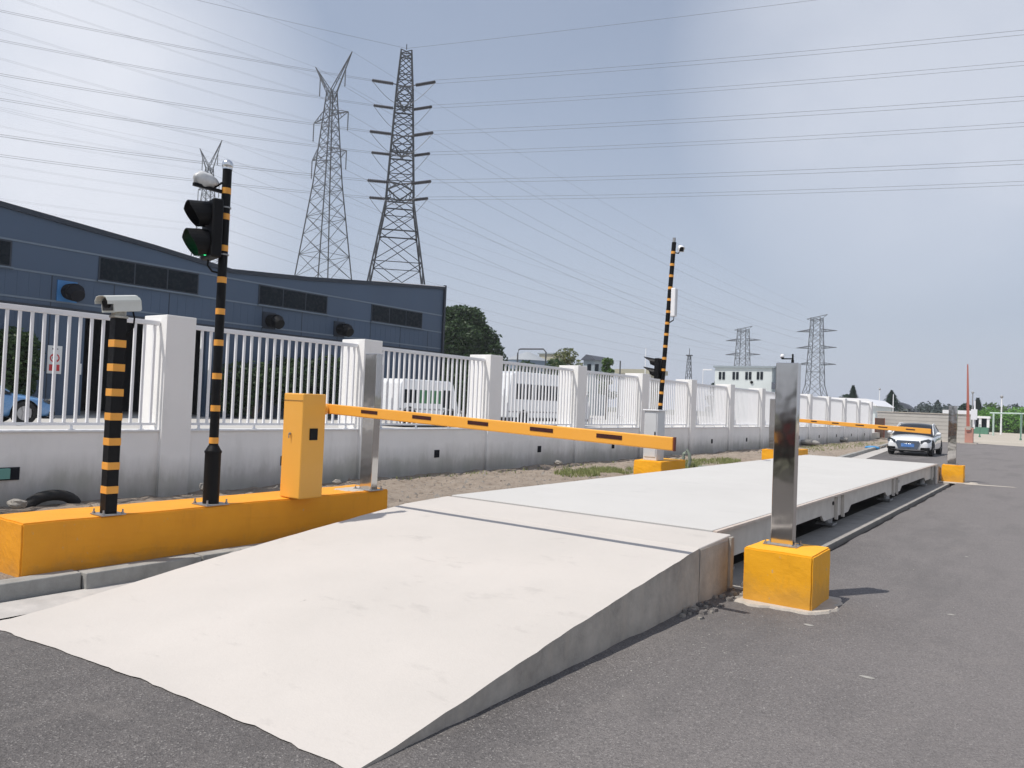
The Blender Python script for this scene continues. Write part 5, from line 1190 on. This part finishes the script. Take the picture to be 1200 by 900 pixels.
# suspension towers B and C
lineD = (cs(3, 3.5)).normalized(); armB = lineD.cross(Vector((0, 0, 1))).normalized(); yawB = math.atan2(armB.y, armB.x)
def susp_tower(label):
    t = thing('suspension_pylon', (0, 0, 0), label, 'pylon', 'lattice pylons')
    mb, hw_ = lattice([(0, 5.6), (38, 1.75), (54.2, .6)], 1.15, .11, .05); mb.build('lattice_body', M['steel_grey'], t)
    for z in (49.2, 42.6):
        for s_ in (-1, 1):
            arm_mb(hw_(z), hw_(z), z, 4.9, s_, .07, 1.2).build('cross_arm', M['steel_grey'], t)
            mb = MB(); strung(mb, (s_*4.9, 0, z+.15), (s_*4.9, 0, z-3.0), .13, 9); mb.build('insulator', M['insul_pale'], t)
    for s_ in (-1, 1):
        mb = MB(); tip = Vector((s_*5.2, 0, 59.6))
        for a in (-1, 1):
            for dx in (.0, .9): bar(mb, (s_*(.6-dx), a*.6, 54.2-dx*2.2), tip, .08)
            for f in (.25, .5, .75): bar(mb, Vector((s_*.6, a*.6, 54.2)).lerp(tip, f), Vector((s_*(-.3), a*.6, 52.4)).lerp(tip, f+.1), .05)
        for f in (.3, .6): bar(mb, Vector((s_*.6, -.6, 54.2)).lerp(tip, f), Vector((s_*.6, .6, 54.2)).lerp(tip, f), .05)
        mb.build('horn_arm', M['steel_grey'], t)
        mb = MB(); strung(mb, (s_*3.6, 0, 57.2), (s_*3.6, 0, 54.0), .13, 9); mb.build('insulator', M['insul_pale'], t)
    return t
dB = 131.5; B = cs((373-600)/901*dB, dB); dC = 180.0; Cc = cs((233-600)/901*dC, dC)
TB = susp_tower('grey pylon with V shaped horns between the darkest pylon and the faint one'); TB.location = B; TB.rotation_euler.z = yawB
TC = dup(TB); TC['label'] = 'faint pale pylon with V shaped horns behind the traffic light'; TC.location = Cc
# far strain towers D and E
def far_tower(label):
    t = thing('far_pylon', (0, 0, 0), label, 'pylon', 'lattice pylons')
    mb, hw_ = lattice([(0, 6.0), (14, 3.0), (36, 2.1), (42, 1.9)], 1.5, .17, .09); mb.build('lattice_body', M['steel_grey'], t)
    for z in (36.2, 29.3, 22.4):
        for s_ in (-1, 1): arm_mb(hw_(z), hw_(z)*.6, z, 8.2, s_, .14, 1.0).build('cross_arm', M['steel_grey'], t)
    mb = MB(); bar(mb, (-4.2, 0, 41.6), (4.2, 0, 43.2), .17); bar(mb, (-4.2, 0, 41.6), (0, 0, 40.2), .1); bar(mb, (4.2, 0, 43.2), (0, 0, 40.2), .1); mb.build('top_beam', M['steel_grey'], t)
    return t
dD = 318.0; D = cs((955-600)/901*dD, dD); dE = 345.0; E_ = cs((869-600)/901*dE, dE)
TD = far_tower('small distant three armed pylon right of the near steel post'); TD.location = D; TD.rotation_euler.z = yawB
TE = dup(TD); TE['label'] = 'small distant three armed pylon above the white two storey building'; TE.location = E_; TE.scale = (1, 1, .93)
def line_set(src, dst, nm):
    pts = [(3.6, 54.0, 36.2), (4.9, 46.2, 29.3), (4.9, 39.6, 22.4)]; k = 0
    back = src-(dst-src)*.82
    for (a, z, z2) in pts:
        for s_ in (1, -1):
            p = src+armB*(s_*a)+Vector((0, 0, z)); q = dst+armB*(s_*8.2)+Vector((0, 0, z2)); wire(p, q, 5.0, 'power_cable', '%s thin cable running away from the %s pylon' % (ordw[k], nm), .024, group='cables of the horned pylons')
            q = back+armB*(s_*a)+Vector((0, 0, z)); wire(p, q, 4.0, 'power_cable', '%s twin cable coming overhead to the %s pylon' % (ordw[k], nm), .010, True, group='cables of the horned pylons'); k += 1
    for s_, w_ in ((1, 'nearer'), (-1, 'farther')):
        p = src+armB*(s_*5.2)+Vector((0, 0, 59.6)); wire(p, dst+armB*(s_*4)+Vector((0, 0, 42.5)), 3, 'earth_wire', '%s earth wire running away from the %s pylon' % (w_, nm), .018, group='earth wires'); wire(p, back+armB*(s_*5.2)+Vector((0, 0, 59.6)), 3, 'earth_wire', '%s earth wire coming overhead to the %s pylon' % (w_, nm), .013, group='earth wires')
line_set(B, D, 'middle horned'); line_set(Cc, E_, 'faint horned')

# ------------------------------------------------------------------ haze, sky, sun
HAZE = .0005
if HAZE:
    mb = MB(); mb.box((-420, -90, -1.3), (330, 480, 64)); hz = mb.build('haze', M['white']); hz.data.materials.clear()
    m = bpy.data.materials.new('haze_air'); m.use_nodes = True; nt = m.node_tree; nt.nodes.clear(); out = nt.nodes.new('ShaderNodeOutputMaterial'); pv = nt.nodes.new('ShaderNodeVolumePrincipled')
    pv.inputs['Color'].default_value = (.93, .95, 1, 1); pv.inputs['Density'].default_value = HAZE; pv.inputs['Anisotropy'].default_value = .2; L(nt, pv.outputs[0], out.inputs['Volume'])
    hz.data.materials.append(m); hz['kind'] = 'stuff'; hz['label'] = 'thin bluish air haze over the whole place'; hz['category'] = 'haze'
to_sun = Vector((-.53, -.85, 0)).normalized(); EL = R(61)
az = math.atan2(to_sun.x, to_sun.y)
sl = bpy.data.lights.new('sun', 'SUN'); sl.energy = 4.2; sl.angle = R(.53); sl.color = (1, .955, .89); so = bpy.data.objects.new('sun', sl); C.objects.link(so)
dvec = Vector((to_sun.x*math.cos(EL), to_sun.y*math.cos(EL), math.sin(EL))); so.rotation_euler = dvec.to_track_quat('Z', 'Y').to_euler()
wd = bpy.data.worlds.new('World'); scene.world = wd; wd.use_nodes = True; nt = wd.node_tree; bg = nt.nodes['Background']
sky = nt.nodes.new('ShaderNodeTexSky'); sky.sky_type = 'NISHITA'; sky.sun_disc = False; sky.sun_elevation = EL; sky.sun_rotation = az; sky.air_density = 1.3; sky.dust_density = 1.2; sky.ozone_density = 2.0
tc = nt.nodes.new('ShaderNodeTexCoord')
def blob(px_, py_, c0_, c1_, amt):
    d = ray(px_, py_).normalized(); dp = nt.nodes.new('ShaderNodeVectorMath'); dp.operation = 'DOT_PRODUCT'; L(nt, tc.outputs['Generated'], dp.inputs[0]); dp.inputs[1].default_value = d
    mr = nt.nodes.new('ShaderNodeMapRange'); mr.interpolation_type = 'SMOOTHSTEP'; L(nt, dp.outputs['Value'], mr.inputs[0]); mr.inputs[1].default_value = math.cos(R(c1_)); mr.inputs[2].default_value = math.cos(R(c0_)); mr.inputs[3].default_value = 0; mr.inputs[4].default_value = amt; return mr.outputs[0]
mp = nt.nodes.new('ShaderNodeMapping'); mp.inputs['Scale'].default_value = (1, 1, 1.5); L(nt, tc.outputs['Generated'], mp.inputs[0])
cl = nt.nodes.new('ShaderNodeTexNoise'); cl.inputs['Scale'].default_value = 3.4; cl.inputs['Detail'].default_value = 5; cl.inputs['Roughness'].default_value = .5; L(nt, mp.outputs[0], cl.inputs[0])
clr = nt.nodes.new('ShaderNodeMapRange'); clr.interpolation_type = 'SMOOTHSTEP'; L(nt, cl.outputs[0], clr.inputs[0]); clr.inputs[1].default_value = .38; clr.inputs[2].default_value = .62; clr.inputs[3].default_value = .76; clr.inputs[4].default_value = 1
def mth(op, a, b_):
    n_ = nt.nodes.new('ShaderNodeMath'); n_.operation = op; n_.use_clamp = op == 'ADD'
    for i, v in enumerate((a, b_)):
        if isinstance(v, (int, float)): n_.inputs[i].default_value = v
        else: L(nt, v, n_.inputs[i])
    return n_.outputs[0]
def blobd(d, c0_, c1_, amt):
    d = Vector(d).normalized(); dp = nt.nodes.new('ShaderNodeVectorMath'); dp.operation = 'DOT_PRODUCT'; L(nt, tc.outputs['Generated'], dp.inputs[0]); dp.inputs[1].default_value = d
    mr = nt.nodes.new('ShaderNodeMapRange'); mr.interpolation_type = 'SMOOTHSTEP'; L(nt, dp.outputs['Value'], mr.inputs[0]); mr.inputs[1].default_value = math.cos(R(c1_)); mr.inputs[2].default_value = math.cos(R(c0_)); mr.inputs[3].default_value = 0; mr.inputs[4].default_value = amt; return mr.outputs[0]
east_fill = blobd((.85, -.35, .42), 12, 58, .6)   # added unseen bright sky patch to the east, lifts the shaded walls
msk = mth('ADD', mth('ADD', blob(20, 130, 3, 22, .95), blob(1090, 70, 2, 19, .62)), east_fill)
msk = mth('MULTIPLY', msk, clr.outputs[0])
veil = mth('MULTIPLY', clr.outputs[0], .10)
msk = mth('MAXIMUM', msk, veil)
# milky air low on the horizon
sp = nt.nodes.new('ShaderNodeSeparateXYZ'); L(nt, tc.outputs['Generated'], sp.inputs[0])
CLOUD = (8.6, 8.9, 9.7); HORI = (5.3, 5.95, 7.5)
hr = nt.nodes.new('ShaderNodeMapRange'); L(nt, sp.outputs[2], hr.inputs[0]); hr.inputs[1].default_value = 0; hr.inputs[2].default_value = .42; hr.inputs[3].default_value = .85; hr.inputs[4].default_value = .38
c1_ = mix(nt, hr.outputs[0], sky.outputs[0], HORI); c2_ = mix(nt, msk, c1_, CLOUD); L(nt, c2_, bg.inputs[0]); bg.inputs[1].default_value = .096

scene.render.engine = 'CYCLES'
scene.view_settings.view_transform = 'Standard'; scene.view_settings.look = 'None'; scene.view_settings.gamma = 1; scene.view_settings.exposure = 0.0
scene.cycles.max_bounces = 6; scene.cycles.diffuse_bounces = 3; scene.cycles.volume_bounces = 0
